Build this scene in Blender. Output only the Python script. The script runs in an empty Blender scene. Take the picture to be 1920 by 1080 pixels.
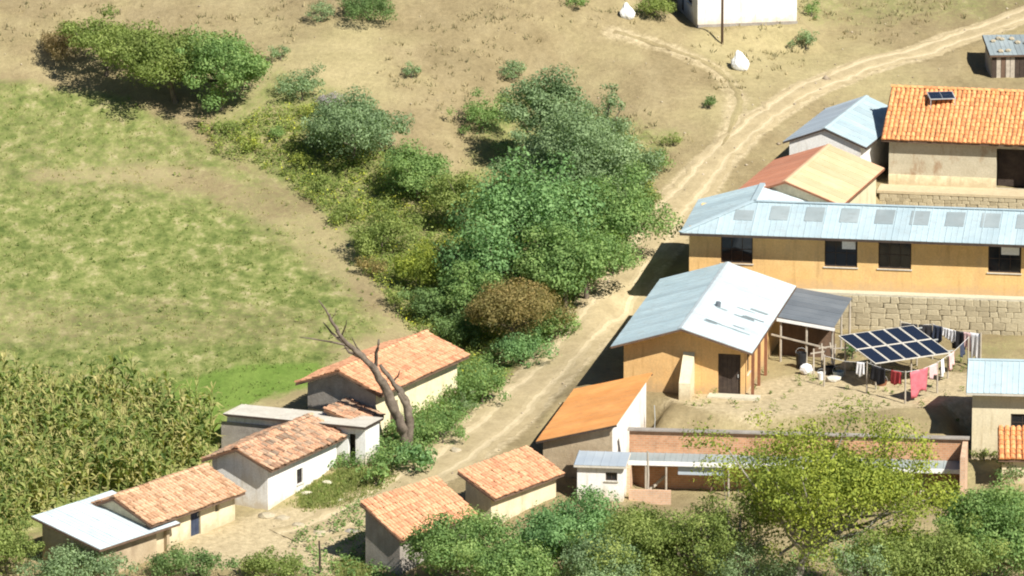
import bpy, bmesh, math, random
import numpy as np
from mathutils import Vector, Matrix, noise as mnoise
R = math.radians
random.seed(7)
sc = bpy.context.scene
col = sc.collection

# ------------------------------------------------------------------ camera
PITCH, DIST, SCALE = R(14.0), 400.0, 34.0
CP = Vector((0, -DIST*math.cos(PITCH), DIST*math.sin(PITCH)))
cam_d = bpy.data.cameras.new('camera'); cam = bpy.data.objects.new('camera', cam_d); col.objects.link(cam)
cam.location = CP; cam.rotation_euler = (R(90)-PITCH, 0, 0)
cam_d.sensor_width = 36; cam_d.lens = 36*DIST/(1920/SCALE); cam_d.clip_start = 1; cam_d.clip_end = 6000
sc.camera = cam
# ------------------------------------------------------------------ sky, sun, exposure
SUN_EL = R(45); LX, LY = -0.66, 0.751            # the light travels to the left and away from the camera
w = bpy.data.worlds.new('World'); sc.world = w; w.use_nodes = True
nt = w.node_tree; nt.nodes.clear()
sky = nt.nodes.new('ShaderNodeTexSky'); sky.sky_type = 'NISHITA'; sky.sun_disc = False
sky.sun_elevation = SUN_EL; sky.sun_rotation = math.atan2(-LX, -LY); sky.altitude = 2000
bg = nt.nodes.new('ShaderNodeBackground'); bg.inputs[1].default_value = 0.05
wo = nt.nodes.new('ShaderNodeOutputWorld')
nt.links.new(sky.outputs[0], bg.inputs[0]); nt.links.new(bg.outputs[0], wo.inputs[0])
sl = bpy.data.lights.new('sun', 'SUN'); sl.energy = 5.0; sl.angle = R(0.5); sl.color = (1.0, .95, .86)
so = bpy.data.objects.new('sun', sl); col.objects.link(so)
ld = Vector((LX*math.cos(SUN_EL), LY*math.cos(SUN_EL), -math.sin(SUN_EL)))
so.rotation_euler = ld.to_track_quat('-Z', 'Y').to_euler(); so.location = (60, -60, 120)
sc.view_settings.view_transform = 'Standard'; sc.view_settings.look = 'None'
sc.view_settings.exposure = 0.72; sc.view_settings.gamma = 1; sc.view_settings.use_curve_mapping = False

sc.cycles.pixel_filter_type = 'BLACKMAN_HARRIS'; sc.cycles.filter_width = 2.0      # the soft lens of a long zoom

# ------------------------------------------------------------------ photograph point -> place
F = SCALE*DIST
fwd = Vector((0, math.cos(PITCH), -math.sin(PITCH))); upv = Vector((0, math.sin(PITCH), math.cos(PITCH)))
def ray(px, py):
    return (fwd*F + Vector((1, 0, 0))*(px-960) + upv*(540-py))/F
def atz(px, py, z):
    d = ray(px, py); return CP + d*((z-CP.z)/d.z)
def aty(px, py, y):
    d = ray(px, py); return CP + d*((y-CP.y)/d.y)
def sstep(a, b, x):
    t = np.clip((x-a)/(b-a), 0, 1); return t*t*(3-2*t)
def ground0(x, y):
    """natural hillside, metres"""
    x = np.asarray(x, float); y = np.asarray(y, float)
    yc = np.clip(y, -140, 260)
    z = 0.10*yc
    wx = 1-0.65*sstep(2, 22, x)
    z = z + wx*0.16*6*np.log1p(np.exp(np.clip((yc-16)/6, -30, 30)))
    z = z + 1.6*np.exp(-((x+3)/13)**2-((y-40)/13)**2)
    z = z - 1.1*np.exp(-((x+1-0.1*y)/4.5)**2)*sstep(-16, -8, y)*(1-sstep(28, 38, y))
    z = z + 0.25*np.sin(x*.21+1.3)*np.sin(y*.16+.4)+0.10*np.sin(x*.63+y*.2)*np.sin(y*.5+2)
    far = np.maximum(np.abs(x)-60, 0)
    return z + far*0.05
PADS = []
def ground(x, y):
    z = ground0(x, y); x = np.asarray(x, float); y = np.asarray(y, float)
    for cx, cy, a, hu, hv, pz, bl in PADS:
        c, s = math.cos(a), math.sin(a)
        u = (x-cx)*c+(y-cy)*s; v = -(x-cx)*s+(y-cy)*c
        d = np.hypot(np.maximum(np.abs(u)-hu, 0), np.maximum(np.abs(v)-hv, 0))
        k = 1-sstep(0.0, bl, d)
        z = z*(1-k)+pz*k
    return z
def hit(px, py, fn):
    d = ray(px, py); t = np.arange(240, 760, 0.5)
    X = CP.x+d.x*t; Y = CP.y+d.y*t; Z = CP.z+d.z*t
    f = Z-fn(X, Y); i = np.argmax(f < 0)
    if f[i] >= 0: i = len(t)-1
    a, b = t[max(i-1, 0)], t[i]
    for _ in range(22):
        m = (a+b)/2
        if CP.z+d.z*m-float(fn(CP.x+d.x*m, CP.y+d.y*m)) < 0: b = m
        else: a = m
    return CP+d*b
def at0(px, py): return hit(px, py, ground0)
def at(px, py): return hit(px, py, ground)
def pxm(p):                                       # photograph pixels per metre at a point
    return F/((p-CP).dot(fwd))

# ------------------------------------------------------------------ materials
MATS = {}
def N(t, k, **kw):
    n = t.nodes.new(k)
    for a, b in kw.items(): setattr(n, a, b)
    return n
def newmat(name):
    m = bpy.data.materials.new(name); m.use_nodes = True
    return m, m.node_tree, m.node_tree.nodes['Principled BSDF']
def ramp(t, stops):
    r = N(t, 'ShaderNodeValToRGB'); e = r.color_ramp.elements
    e[0].position, e[0].color = stops[0][0], (*stops[0][1], 1)
    e[1].position, e[1].color = stops[-1][0], (*stops[-1][1], 1)
    for p, c in stops[1:-1]:
        x = e.new(p); x.color = (*c, 1)
    return r
def mixc(t, fac, a, b, mode='MIX'):
    m = N(t, 'ShaderNodeMix', data_type='RGBA', blend_type=mode)
    for s, v in ((0, fac), (6, a), (7, b)):
        if hasattr(v, 'is_linked') or hasattr(v, 'links'): t.links.new(v, m.inputs[s])
        elif isinstance(v, (int, float)): m.inputs[s].default_value = v
        else: m.inputs[s].default_value = (*v, 1)
    return m.outputs[2]
def noise_out(t, scale, detail=6, rough=.6, coord='Object', stretch=None):
    tc = N(t, 'ShaderNodeTexCoord'); n = N(t, 'ShaderNodeTexNoise')
    n.inputs['Scale'].default_value = scale; n.inputs['Detail'].default_value = detail; n.inputs['Roughness'].default_value = rough
    src = tc.outputs[coord]
    if stretch:
        mp = N(t, 'ShaderNodeMapping'); mp.inputs['Scale'].default_value = stretch
        t.links.new(src, mp.inputs[0]); src = mp.outputs[0]
    t.links.new(src, n.inputs['Vector']); return n.outputs[0]
def bump(t, b, h, strength=.4, dist=.03):
    n = N(t, 'ShaderNodeBump'); n.inputs['Strength'].default_value = strength; n.inputs['Distance'].default_value = dist
    t.links.new(h, n.inputs['Height']); t.links.new(n.outputs[0], b.inputs['Normal'])
def surf(name, c1, c2, scale=1.5, rough=.9, stain=None, stain_amt=.5, bumps=.3, fine=9, metallic=0, spec=.3, stretch=None, mud=None):
    """two-tone weathered surface with optional stains"""
    if name in MATS: return MATS[name]
    m, t, b = newmat(name)
    n1 = noise_out(t, scale, 5, .6, stretch=stretch); r = ramp(t, [(.32, c1), (.68, c2)]); t.links.new(n1, r.inputs[0]); c = r.outputs[0]
    n2 = noise_out(t, fine, 4, .7)
    r2 = ramp(t, [(.3, (.8, .8, .8)), (.7, (1.12, 1.12, 1.12))]); t.links.new(n2, r2.inputs[0])
    c = mixc(t, .8, c, r2.outputs[0], 'MULTIPLY')
    if stain:
        n3 = noise_out(t, .9, 6, .7, stretch=(1.3, 1.3, .55)); r3 = ramp(t, [(.52, (0, 0, 0)), (.66, (1, 1, 1))]); t.links.new(n3, r3.inputs[0])
        mu = N(t, 'ShaderNodeMath', operation='MULTIPLY'); t.links.new(r3.outputs[0], mu.inputs[0]); mu.inputs[1].default_value = stain_amt
        c = mixc(t, mu.outputs[0], c, stain)
    if mud:                                       # rain-splashed mud along the foot of the wall, streaks below the eaves
        tc = N(t, 'ShaderNodeTexCoord'); sx = N(t, 'ShaderNodeSeparateXYZ'); t.links.new(tc.outputs['Object'], sx.inputs[0])
        n4 = noise_out(t, 2.4, 5, .7); ma = N(t, 'ShaderNodeMath', operation='MULTIPLY_ADD'); t.links.new(n4, ma.inputs[0]); ma.inputs[1].default_value = -1.5; t.links.new(sx.outputs[2], ma.inputs[2])
        mr = N(t, 'ShaderNodeMapRange'); mr.inputs[1].default_value = -.62; mr.inputs[2].default_value = -.10; mr.inputs[3].default_value = .75; mr.inputs[4].default_value = 0; t.links.new(ma.outputs[0], mr.inputs[0])
        c = mixc(t, mr.outputs[0], c, mud)
        n5 = noise_out(t, 3.2, 4, .6, stretch=(1, 1, .09)); r5 = ramp(t, [(.55, (1, 1, 1)), (.75, (.80, .77, .72))]); t.links.new(n5, r5.inputs[0]); c = mixc(t, 1, c, r5.outputs[0], 'MULTIPLY')
    t.links.new(c, b.inputs['Base Color'])
    b.inputs['Roughness'].default_value = rough; b.inputs['Metallic'].default_value = metallic
    b.inputs['Specular IOR Level'].default_value = spec
    if bumps: bump(t, b, n2, bumps, .03)
    MATS[name] = m; return m
def attr_mat(name, cols, trans=0, rough=.8, tint=.25, fine=6, spec=.25):
    """colour picked by the per-piece value stored in attribute 'v' (0..1)"""
    m, t, b = newmat(name)
    a = N(t, 'ShaderNodeAttribute', attribute_name='v')
    r = ramp(t, [(i/(len(cols)-1), c) for i, c in enumerate(cols)]); t.links.new(a.outputs['Fac'], r.inputs[0])
    n2 = noise_out(t, fine, 3, .6); r2 = ramp(t, [(.3, (1-tint,)*3), (.7, (1+tint,)*3)]); t.links.new(n2, r2.inputs[0])
    c = mixc(t, 1, r.outputs[0], r2.outputs[0], 'MULTIPLY')
    t.links.new(c, b.inputs['Base Color']); b.inputs['Roughness'].default_value = rough; b.inputs['Specular IOR Level'].default_value = spec
    if trans:
        tr = N(t, 'ShaderNodeBsdfTranslucent'); mx = N(t, 'ShaderNodeMixShader'); mx.inputs[0].default_value = trans
        tc = mixc(t, 1, c, (1.15, 1.25, .6), 'MULTIPLY'); t.links.new(tc, tr.inputs[0])
        out = t.nodes['Material Output']
        t.links.new(b.outputs[0], mx.inputs[1]); t.links.new(tr.outputs[0], mx.inputs[2]); t.links.new(mx.outputs[0], out.inputs[0])
    return m
def sheet_mat(name, c1, c2, rough=.45, metallic=.0, spec=.5, rust=None, rust_amt=.35):
    m, t, b = newmat(name)
    oi = N(t, 'ShaderNodeObjectInfo')
    n1 = noise_out(t, .7, 5, .6); r = ramp(t, [(.3, c1), (.7, c2)]); t.links.new(n1, r.inputs[0]); c = r.outputs[0]
    rr = ramp(t, [(0, (.86, .86, .87)), (1, (1.06, 1.06, 1.06))]); t.links.new(oi.outputs['Random'], rr.inputs[0])
    c = mixc(t, 1, c, rr.outputs[0], 'MULTIPLY')
    n3 = noise_out(t, 2.2, 6, .75)
    if rust:
        r3 = ramp(t, [(.50, (0, 0, 0)), (.70, (rust_amt,)*3)]); t.links.new(n3, r3.inputs[0]); c = mixc(t, r3.outputs[0], c, rust)
    t.links.new(c, b.inputs['Base Color'])
    b.inputs['Roughness'].default_value = rough; b.inputs['Metallic'].default_value = metallic; b.inputs['Specular IOR Level'].default_value = spec
    bump(t, b, n3, .12, .02)
    return m
def brick_mat(name, c1, c2, mortar):
    m, t, b = newmat(name)
    tc = N(t, 'ShaderNodeTexCoord'); sx = N(t, 'ShaderNodeSeparateXYZ'); t.links.new(tc.outputs['Object'], sx.inputs[0])
    ad = N(t, 'ShaderNodeMath', operation='ADD'); t.links.new(sx.outputs[0], ad.inputs[0]); t.links.new(sx.outputs[1], ad.inputs[1])
    cx = N(t, 'ShaderNodeCombineXYZ'); t.links.new(ad.outputs[0], cx.inputs[0]); t.links.new(sx.outputs[2], cx.inputs[1])
    br = N(t, 'ShaderNodeTexBrick'); br.inputs['Scale'].default_value = 1; br.inputs['Brick Width'].default_value = .26; br.inputs['Row Height'].default_value = .12
    br.inputs['Mortar Size'].default_value = .012
    for k, v in (('Color1', c1), ('Color2', c2), ('Mortar', mortar)): br.inputs[k].default_value = (*v, 1)
    t.links.new(cx.outputs[0], br.inputs[0])
    n2 = noise_out(t, 1.4, 5, .65); r2 = ramp(t, [(.3, (.75, .75, .75)), (.7, (1.15, 1.12, 1.08))]); t.links.new(n2, r2.inputs[0])
    c = mixc(t, 1, br.outputs[0], r2.outputs[0], 'MULTIPLY'); t.links.new(c, b.inputs['Base Color'])
    b.inputs['Roughness'].default_value = .95; bump(t, b, br.outputs['Fac'], -.3, .02)
    return m

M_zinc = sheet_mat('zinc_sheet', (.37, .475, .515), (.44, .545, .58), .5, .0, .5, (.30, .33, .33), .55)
M_zinc_pale_lit = sheet_mat('pale_lit_zinc_sheet', (.52, .61, .64), (.60, .685, .715), .45, .0, .5, (.36, .38, .39), .7)  # lighter zinc: sunlight coloured into right-hand slopes, plain on the low shed
M_zinc_dark = sheet_mat('dark_zinc_sheet', (.13, .15, .17), (.18, .20, .22), .6, .0, .4)
M_zinc_grey = sheet_mat('grey_zinc_sheet', (.34, .40, .46), (.42, .48, .53), .5, .0, .5)  # plain grey; on the grey-roofed house it colours in the left slope's shade
M_skylight = sheet_mat('fibreglass_sheet', (.25, .30, .31), (.32, .37, .38), .5, .0, .5, (.22, .24, .24), .6)
M_orange_sheet = sheet_mat('orange_painted_sheet', (.66, .30, .09), (.78, .40, .14), .55, .0, .5, (.48, .24, .10), .6)
M_peach_sheet = sheet_mat('peach_painted_sheet', (.72, .44, .25), (.80, .53, .33), .6, .0, .5, (.58, .36, .20), .5)
M_peach_shade = sheet_mat('shaded_peach_sheet', (.50, .22, .13), (.57, .27, .17), .7)  # peach roof's left slope, its shade put into the sheet colour
M_tile_orange = attr_mat('orange_clay_tile', [(.56, .22, .09), (.70, .31, .12), (.77, .38, .16), (.64, .27, .11)], 0, .85)
M_tile_old = attr_mat('weathered_clay_tile', [(.24, .15, .10), (.50, .28, .17), (.58, .36, .23), (.40, .28, .19), (.20, .15, .11)], 0, .9)
M_tile_pink = attr_mat('pale_clay_tile', [(.46, .22, .125), (.62, .32, .18), (.68, .38, .22), (.55, .28, .16)], 0, .9)
M_tile_brown = attr_mat('brown_clay_tile', [(.36, .21, .12), (.54, .33, .20), (.62, .40, .25), (.46, .30, .19)], 0, .9)
M_pan = surf('clay_pan_tile', (.22, .11, .06), (.32, .17, .09), 3)
M_wall_orange = surf('orange_plaster', (.68, .43, .17), (.74, .49, .21), 1.2, .9, (.45, .29, .15), .4, mud=(.46, .32, .18))
M_wall_ochre = surf('ochre_plaster', (.66, .40, .165), (.72, .46, .20), 1.2, .9, (.45, .30, .15), .4, mud=(.42, .30, .17))
M_wall_white = surf('white_plaster', (.74, .73, .70), (.82, .81, .78), 1.0, .9, (.58, .52, .42), .45, mud=(.55, .46, .33))
M_wall_cream = surf('cream_plaster', (.62, .54, .36), (.70, .62, .44), 1.0, .9, (.44, .37, .25), .5, mud=(.42, .34, .22))
M_wall_yellow = surf('yellow_plaster', (.70, .62, .40), (.78, .70, .48), 1.0, .9, (.46, .38, .24), .5, mud=(.45, .36, .23))
M_adobe = surf('mud_adobe', (.36, .28, .18), (.46, .37, .25), 1.4, .95, (.24, .17, .11), .5, .6)
M_adobe_grey = surf('grey_adobe', (.26, .23, .20), (.36, .33, .29), 1.4, .95, (.20, .17, .14), .4, .6)
M_adobe_tan = surf('tan_adobe', (.44, .39, .28), (.52, .47, .35), 1.2, .95, (.28, .16, .08), .7, .5)
M_concrete = surf('concrete', (.50, .47, .40), (.60, .57, .50), 1.2, .9, (.34, .31, .26), .4)
M_concrete_lt = surf('pale_concrete', (.50, .46, .35), (.58, .54, .42), 1.2, .9, (.48, .43, .32), .4)
M_stone = surf('rubble_stone', (.34, .29, .20), (.48, .42, .30), 1.1, .95, (.24, .21, .16), .5, .6)
M_mortar = surf('mud_mortar', (.36, .31, .21), (.44, .38, .27), 2, .95)
M_brick = brick_mat('clay_brick', (.46, .23, .12), (.56, .30, .17), (.48, .36, .25))
M_brick_pale = brick_mat('pale_clay_brick', (.56, .36, .24), (.64, .42, .28), (.56, .46, .36))
M_wood = surf('old_wood', (.10, .065, .045), (.17, .11, .075), 3, .85, stretch=(1, 1, .2))
M_wood_dark = surf('dark_wood', (.045, .032, .026), (.075, .055, .042), 3, .85)
M_wood_red = surf('red_brown_wood', (.20, .085, .045), (.27, .12, .065), 3, .85)
M_wood_pale = surf('bleached_wood', (.34, .30, .24), (.46, .41, .34), 3, .9)
M_bark = surf('bark', (.10, .08, .06), (.20, .165, .125), 3, .95, bumps=.8)
M_bark_dead = surf('dead_bark', (.085, .066, .05), (.22, .18, .14), 2.5, .95, bumps=.8)
M_metal_pole = surf('galvanised_pole', (.42, .44, .44), (.52, .54, .54), 3, .5, metallic=.3)
M_black = surf('black_plastic', (.018, .018, .02), (.035, .036, .04), 2, .6, spec=.3)
M_white_paint = surf('white_paint', (.74, .74, .72), (.82, .82, .80), 2, .8)
M_pink_cloth = surf('pink_cloth', (.52, .12, .15), (.62, .18, .21), 3, .95)
M_red_cloth = surf('red_cloth', (.42, .05, .06), (.52, .08, .08), 3, .95)
M_palepink_cloth = surf('pale_pink_cloth', (.66, .42, .42), (.74, .52, .50), 3, .95)
M_white_cloth = surf('white_cloth', (.74, .74, .76), (.82, .82, .84), 3, .95)
M_black_cloth = surf('black_cloth', (.02, .02, .024), (.04, .04, .046), 3, .95)
M_blue_cloth = surf('navy_cloth', (.035, .045, .08), (.055, .07, .11), 3, .95)
def glass_mat(name, c, r):
    m, t, b = newmat(name); b.inputs['Base Color'].default_value = (*c, 1); b.inputs['Roughness'].default_value = r
    n = noise_out(t, .8, 2); bump(t, b, n, .05, .05); return m
M_glass = glass_mat('window_glass', (.015, .018, .022), .08)
M_cell = glass_mat('solar_cell', (.012, .018, .035), .18)

# ------------------------------------------------------------------ mesh helpers
class MB:
    def __init__(s): s.v = []; s.f = []; s.a = []
    def add(s, pts, faces, val=None):
        o = len(s.v); s.v += [tuple(p) for p in pts]; s.f += [tuple(i+o for i in f) for f in faces]
        s.a += [val if val is not None else .5]*len(faces)
    def hexa(s, p, val=None):
        s.add(p, [(0, 3, 2, 1), (4, 5, 6, 7), (0, 1, 5, 4), (1, 2, 6, 5), (2, 3, 7, 6), (3, 0, 4, 7)], val)
    def box(s, x0, x1, y0, y1, z0, z1, val=None):
        s.hexa([(x0, y0, z0), (x1, y0, z0), (x1, y1, z0), (x0, y1, z0), (x0, y0, z1), (x1, y0, z1), (x1, y1, z1), (x0, y1, z1)], val)
    def prism(s, poly, vec, val=None):
        """extrude a planar polygon (counter-clockwise seen against vec) along vec"""
        n = len(poly); v = Vector(vec); a = [Vector(p) for p in poly]
        s.add(a+[p+v for p in a], [tuple(reversed(range(n))), tuple(range(n, 2*n))]+[(i, (i+1) % n, n+(i+1) % n, n+i) for i in range(n)], val)
    def beam(s, p, q, wd, ht=None, val=None):
        p = Vector(p); q = Vector(q); d = (q-p).normalized(); ht = ht or wd
        r = Vector((0, 0, 1)) if abs(d.z) < .9 else Vector((1, 0, 0))
        x = d.cross(r).normalized()*wd/2; y = x.cross(d).normalized()*ht/2
        s.hexa([p-x-y, p+x-y, p+x+y, p-x+y, q-x-y, q+x-y, q+x+y, q-x+y], val)
    def tube(s, pts, rads, n=7, val=None, cap=True):
        pts = [Vector(p) for p in pts]; o = len(s.v); k = len(pts)
        for i, p in enumerate(pts):
            d = (pts[min(i+1, k-1)]-pts[max(i-1, 0)]).normalized()
            r = Vector((0, 0, 1)) if abs(d.z) < .9 else Vector((1, 0, 0))
            x = d.cross(r).normalized(); y = d.cross(x).normalized()
            for j in range(n):
                a = 2*math.pi*j/n; s.v.append(tuple(p+(x*math.cos(a)+y*math.sin(a))*rads[i]))
        for i in range(k-1):
            for j in range(n):
                s.f.append((o+i*n+j, o+i*n+(j+1) % n, o+(i+1)*n+(j+1) % n, o+(i+1)*n+j)); s.a.append(val or .5)
        if cap:
            s.f.append(tuple(o+j for j in range(n))); s.a.append(.5)
            s.f.append(tuple(o+(k-1)*n+j for j in reversed(range(n)))); s.a.append(.5)
    def build(s, name, mat, parent=None, smooth=False, attr=False, loc=None):
        me = bpy.data.meshes.new(name); me.from_pydata(s.v, [], s.f); me.update()
        bm = bmesh.new(); bm.from_mesh(me)
        if not attr: bmesh.ops.recalc_face_normals(bm, faces=bm.faces)
        bm.to_mesh(me); bm.free()
        me.materials.append(mat)
        if attr:
            at_ = me.attributes.new('v', 'FLOAT', 'FACE'); at_.data.foreach_set('value', s.a)
        if smooth: me.polygons.foreach_set('use_smooth', [True]*len(me.polygons))
        return link(name, me, parent, loc)
def link(name, me, parent=None, loc=None):
    o = bpy.data.objects.new(name, me); col.objects.link(o)
    if parent: o.parent = parent
    if loc is not None: o.location = loc
    return o
def npmesh(name, V, Fq, vals, mat, parent=None, loc=None):
    """fast mesh from arrays: V (n,3), Fq (m,k) faces of equal size, per-face values"""
    me = bpy.data.meshes.new(name); V = np.asarray(V, np.float32); Fq = np.asarray(Fq, np.int32)
    m, k = Fq.shape
    me.vertices.add(len(V)); me.vertices.foreach_set('co', V.ravel())
    me.loops.add(m*k); me.loops.foreach_set('vertex_index', Fq.ravel())
    me.polygons.add(m); me.polygons.foreach_set('loop_start', np.arange(0, m*k, k, dtype=np.int32))
    try: me.polygons.foreach_set('loop_total', np.full(m, k, np.int32))
    except Exception: pass
    me.update(calc_edges=True)
    a = me.attributes.new('v', 'FLOAT', 'FACE'); a.data.foreach_set('value', np.asarray(vals, np.float32))
    me.materials.append(mat)
    return link(name, me, parent, loc)
def empty(name, loc, rz=0):
    o = bpy.data.objects.new(name, None); col.objects.link(o); o.location = loc; o.rotation_euler = (0, 0, rz); o.empty_display_size = .3
    return o
def tag(o, label, cat, group=None):
    o['label'] = label; o['category'] = cat
    if group: o['group'] = group
    return o
def stuff(o): o['kind'] = 'stuff'; return o

# ------------------------------------------------------------------ roof coverings
def frame2(poly):
    a, b = Vector(poly[0]), Vector(poly[1]); S = (b-a).normalized()
    nrm = Vector((0, 0, 0))
    for i in range(1, len(poly)-1): nrm += (Vector(poly[i])-a).cross(Vector(poly[i+1])-a)
    nrm.normalize(); T = nrm.cross(S)
    return a, S, T, nrm, [((Vector(p)-a).dot(S), (Vector(p)-a).dot(T)) for p in poly]
def clip(poly, axis, val, keep_less):
    out = []; n = len(poly)
    for i in range(n):
        p, q = poly[i], poly[(i+1) % n]
        ip = (p[axis] <= val) == keep_less or p[axis] == val; iq = (q[axis] <= val) == keep_less or q[axis] == val
        if ip: out.append(p)
        if ip != iq:
            t = (val-p[axis])/(q[axis]-p[axis]); out.append((p[0]+t*(q[0]-p[0]), p[1]+t*(q[1]-p[1])))
    return out
def sheets(parent, poly, mat, width=.86, skip=None, pname='roof_sheet', th=.018, rib=True, jit=.008, rows=1):
    """sheet roofing: each sheet is a part. poly[0]->poly[1] is the eave, counter-clockwise from above"""
    a, S, T, nrm, p2 = frame2(poly)
    s0 = min(p[0] for p in p2); s1 = max(p[0] for p in p2)
    n = max(1, round((s1-s0)/width)); wd = (s1-s0)/n
    for i in range(n):
        c = clip(clip(p2, 0, s0+(i+1)*wd-.001, True), 0, s0+i*wd+.001, False)
        if len(c) < 3: continue
        t0 = min(p[1] for p in c); t1 = max(p[1] for p in c)
        for r in range(rows):
            cc = c if rows == 1 else clip(clip(c, 1, t0+(t1-t0)*(r+1)/rows+(.0), True), 1, t0+(t1-t0)*r/rows, False)
            if len(cc) < 3: continue
            off = random.uniform(0, jit)+r*.012
            mb = MB(); P = [a+S*x+T*y+nrm*off for x, y in cc]
            mb.prism(P, nrm*th)
            if rib:
                for fr in (.03, .36, .68):
                    sx = s0+(i+fr)*wd
                    l = clip(clip(cc, 0, sx+.022, True), 0, sx-.022, False)
                    if len(l) >= 3: mb.prism([a+S*x+T*y+nrm*(off+th-.002) for x, y in l], nrm*(.028 if fr < .1 else .016))
            mb.build(pname, mat, parent)
def tiles(parent, poly, mat, pitch=.24, exp=.36, rough=.02, sag=.05, seed=0, name='roof_tiles', thick=.05, step=.035):
    """barrel clay tiles laid in courses, real geometry, plus the pan layer under them"""
    rnd = random.Random(seed); a, S, T, nrm, p2 = frame2(poly)
    sl = MB(); sl.prism([Vector(p) for p in poly], nrm*thick); sl.build('roof_deck', M_pan, parent)
    s0 = min(p[0] for p in p2); s1 = max(p[0] for p in p2)
    mb = MB(); n = int((s1-s0)/pitch); pt = (s1-s0)/n
    for i in range(n):
        s = s0+(i+.5)*pt
        c = clip(clip(p2, 0, s+.04, True), 0, s-.04, False)
        if len(c) < 3: continue
        t0 = min(p[1] for p in c)-.06; t1 = max(p[1] for p in c)
        k = max(1, int((t1-t0)/exp)); ex = (t1-t0)/k
        for j in range(k):
            ta = t0+j*ex+rnd.uniform(-rough, rough); tb = ta+ex*1.14
            ds = rnd.uniform(-rough, rough)*.8; sk = rnd.uniform(-rough, rough)
            zz = sag*mnoise.noise((s*.5+seed*7.1, ta*.5, seed))+thick+rnd.uniform(0, rough*.6)
            r0, r1 = pt*.47, pt*.38; P = []
            for (tt, rr, lift, dd) in ((ta, r0, step, 0), (tb, r1, .0, sk)):
                for q in range(5):
                    an = math.pi*q/4
                    P.append(a+S*(s+ds+dd+rr*math.cos(an))+T*tt+nrm*(zz+lift+rr*.75*math.sin(an)))
            mb.add(P, [(q, q+5, q+6, q+1) for q in range(4)]+[(0, 1, 2, 3, 4)], rnd.random())
    o = mb.build(name, mat, parent, attr=True); stuff(o); return o
def ridge_tiles(parent, p, q, mat, seed=3, r=.13):
    rnd = random.Random(seed); p = Vector(p); q = Vector(q); d = (q-p); L = d.length; d.normalize(); x = d.cross(Vector((0, 0, 1))).normalized(); z = x.cross(d)
    mb = MB(); n = max(2, int(L/.38))
    for i in range(n):
        P = []
        for tt, rr, lf in ((L*i/n-.03, r*1.1, .03), (L*(i+1)/n+.03, r*.92, 0)):
            for k in range(6):
                an = math.pi*k/5; P.append(p+d*tt+x*rr*math.cos(an)+z*(rr*.8*math.sin(an)+lf-.02))
        mb.add(P, [(k, k+6, k+7, k+1) for k in range(5)]+[(0, 1, 2, 3, 4, 5)], rnd.random())
    return stuff(mb.build('ridge_tiles', mat, parent, attr=True))

# ------------------------------------------------------------------ walls with openings
def walls(parent, W, D, top, mat, ops=(), t=.28, base=-1.2, skip=(), split_u=(), split_v=(), name='wall'):
    """four walls in one mesh; top(u,v) gives the height under the roof; ops = (side,a0,a1,z0,z1)"""
    mb = MB()
    for side in ('front', 'back', 'left', 'right'):
        if side in skip: continue
        L = W if side in ('front', 'back') else D
        lo, hi = (0, L) if side in ('front', 'back') else (t, L-t)
        cuts = {lo, hi}
        o = [q for q in ops if q[0] == side]
        for q in o: cuts.update((q[1], q[2]))
        cuts.update(c for c in (split_u if side in ('front', 'back') else split_v) if lo < c < hi)
        cuts = sorted(cuts)
        def P(a, d):
            return {'front': (a, d), 'back': (a, D-d), 'left': (d, a), 'right': (W-d, a)}[side]
        for a0, a1 in zip(cuts, cuts[1:]):
            if a1-a0 < 1e-4: continue
            gaps = sorted((q[3], q[4]) for q in o if q[1] <= a0+1e-4 and q[2] >= a1-1e-4)
            z = base; segs = []
            for g0, g1 in gaps:
                if g0 > z: segs.append((z, g0))
                z = g1
            segs.append((z, None))
            c = [P(a0, 0), P(a1, 0), P(a1, t), P(a0, t)]
            for z0, z1 in segs:
                mb.hexa([(x, y, z0) for x, y in c]+[(x, y, (z1 if z1 is not None else top(x, y))) for x, y in c])
    return mb.build(name, mat, parent)
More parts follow.
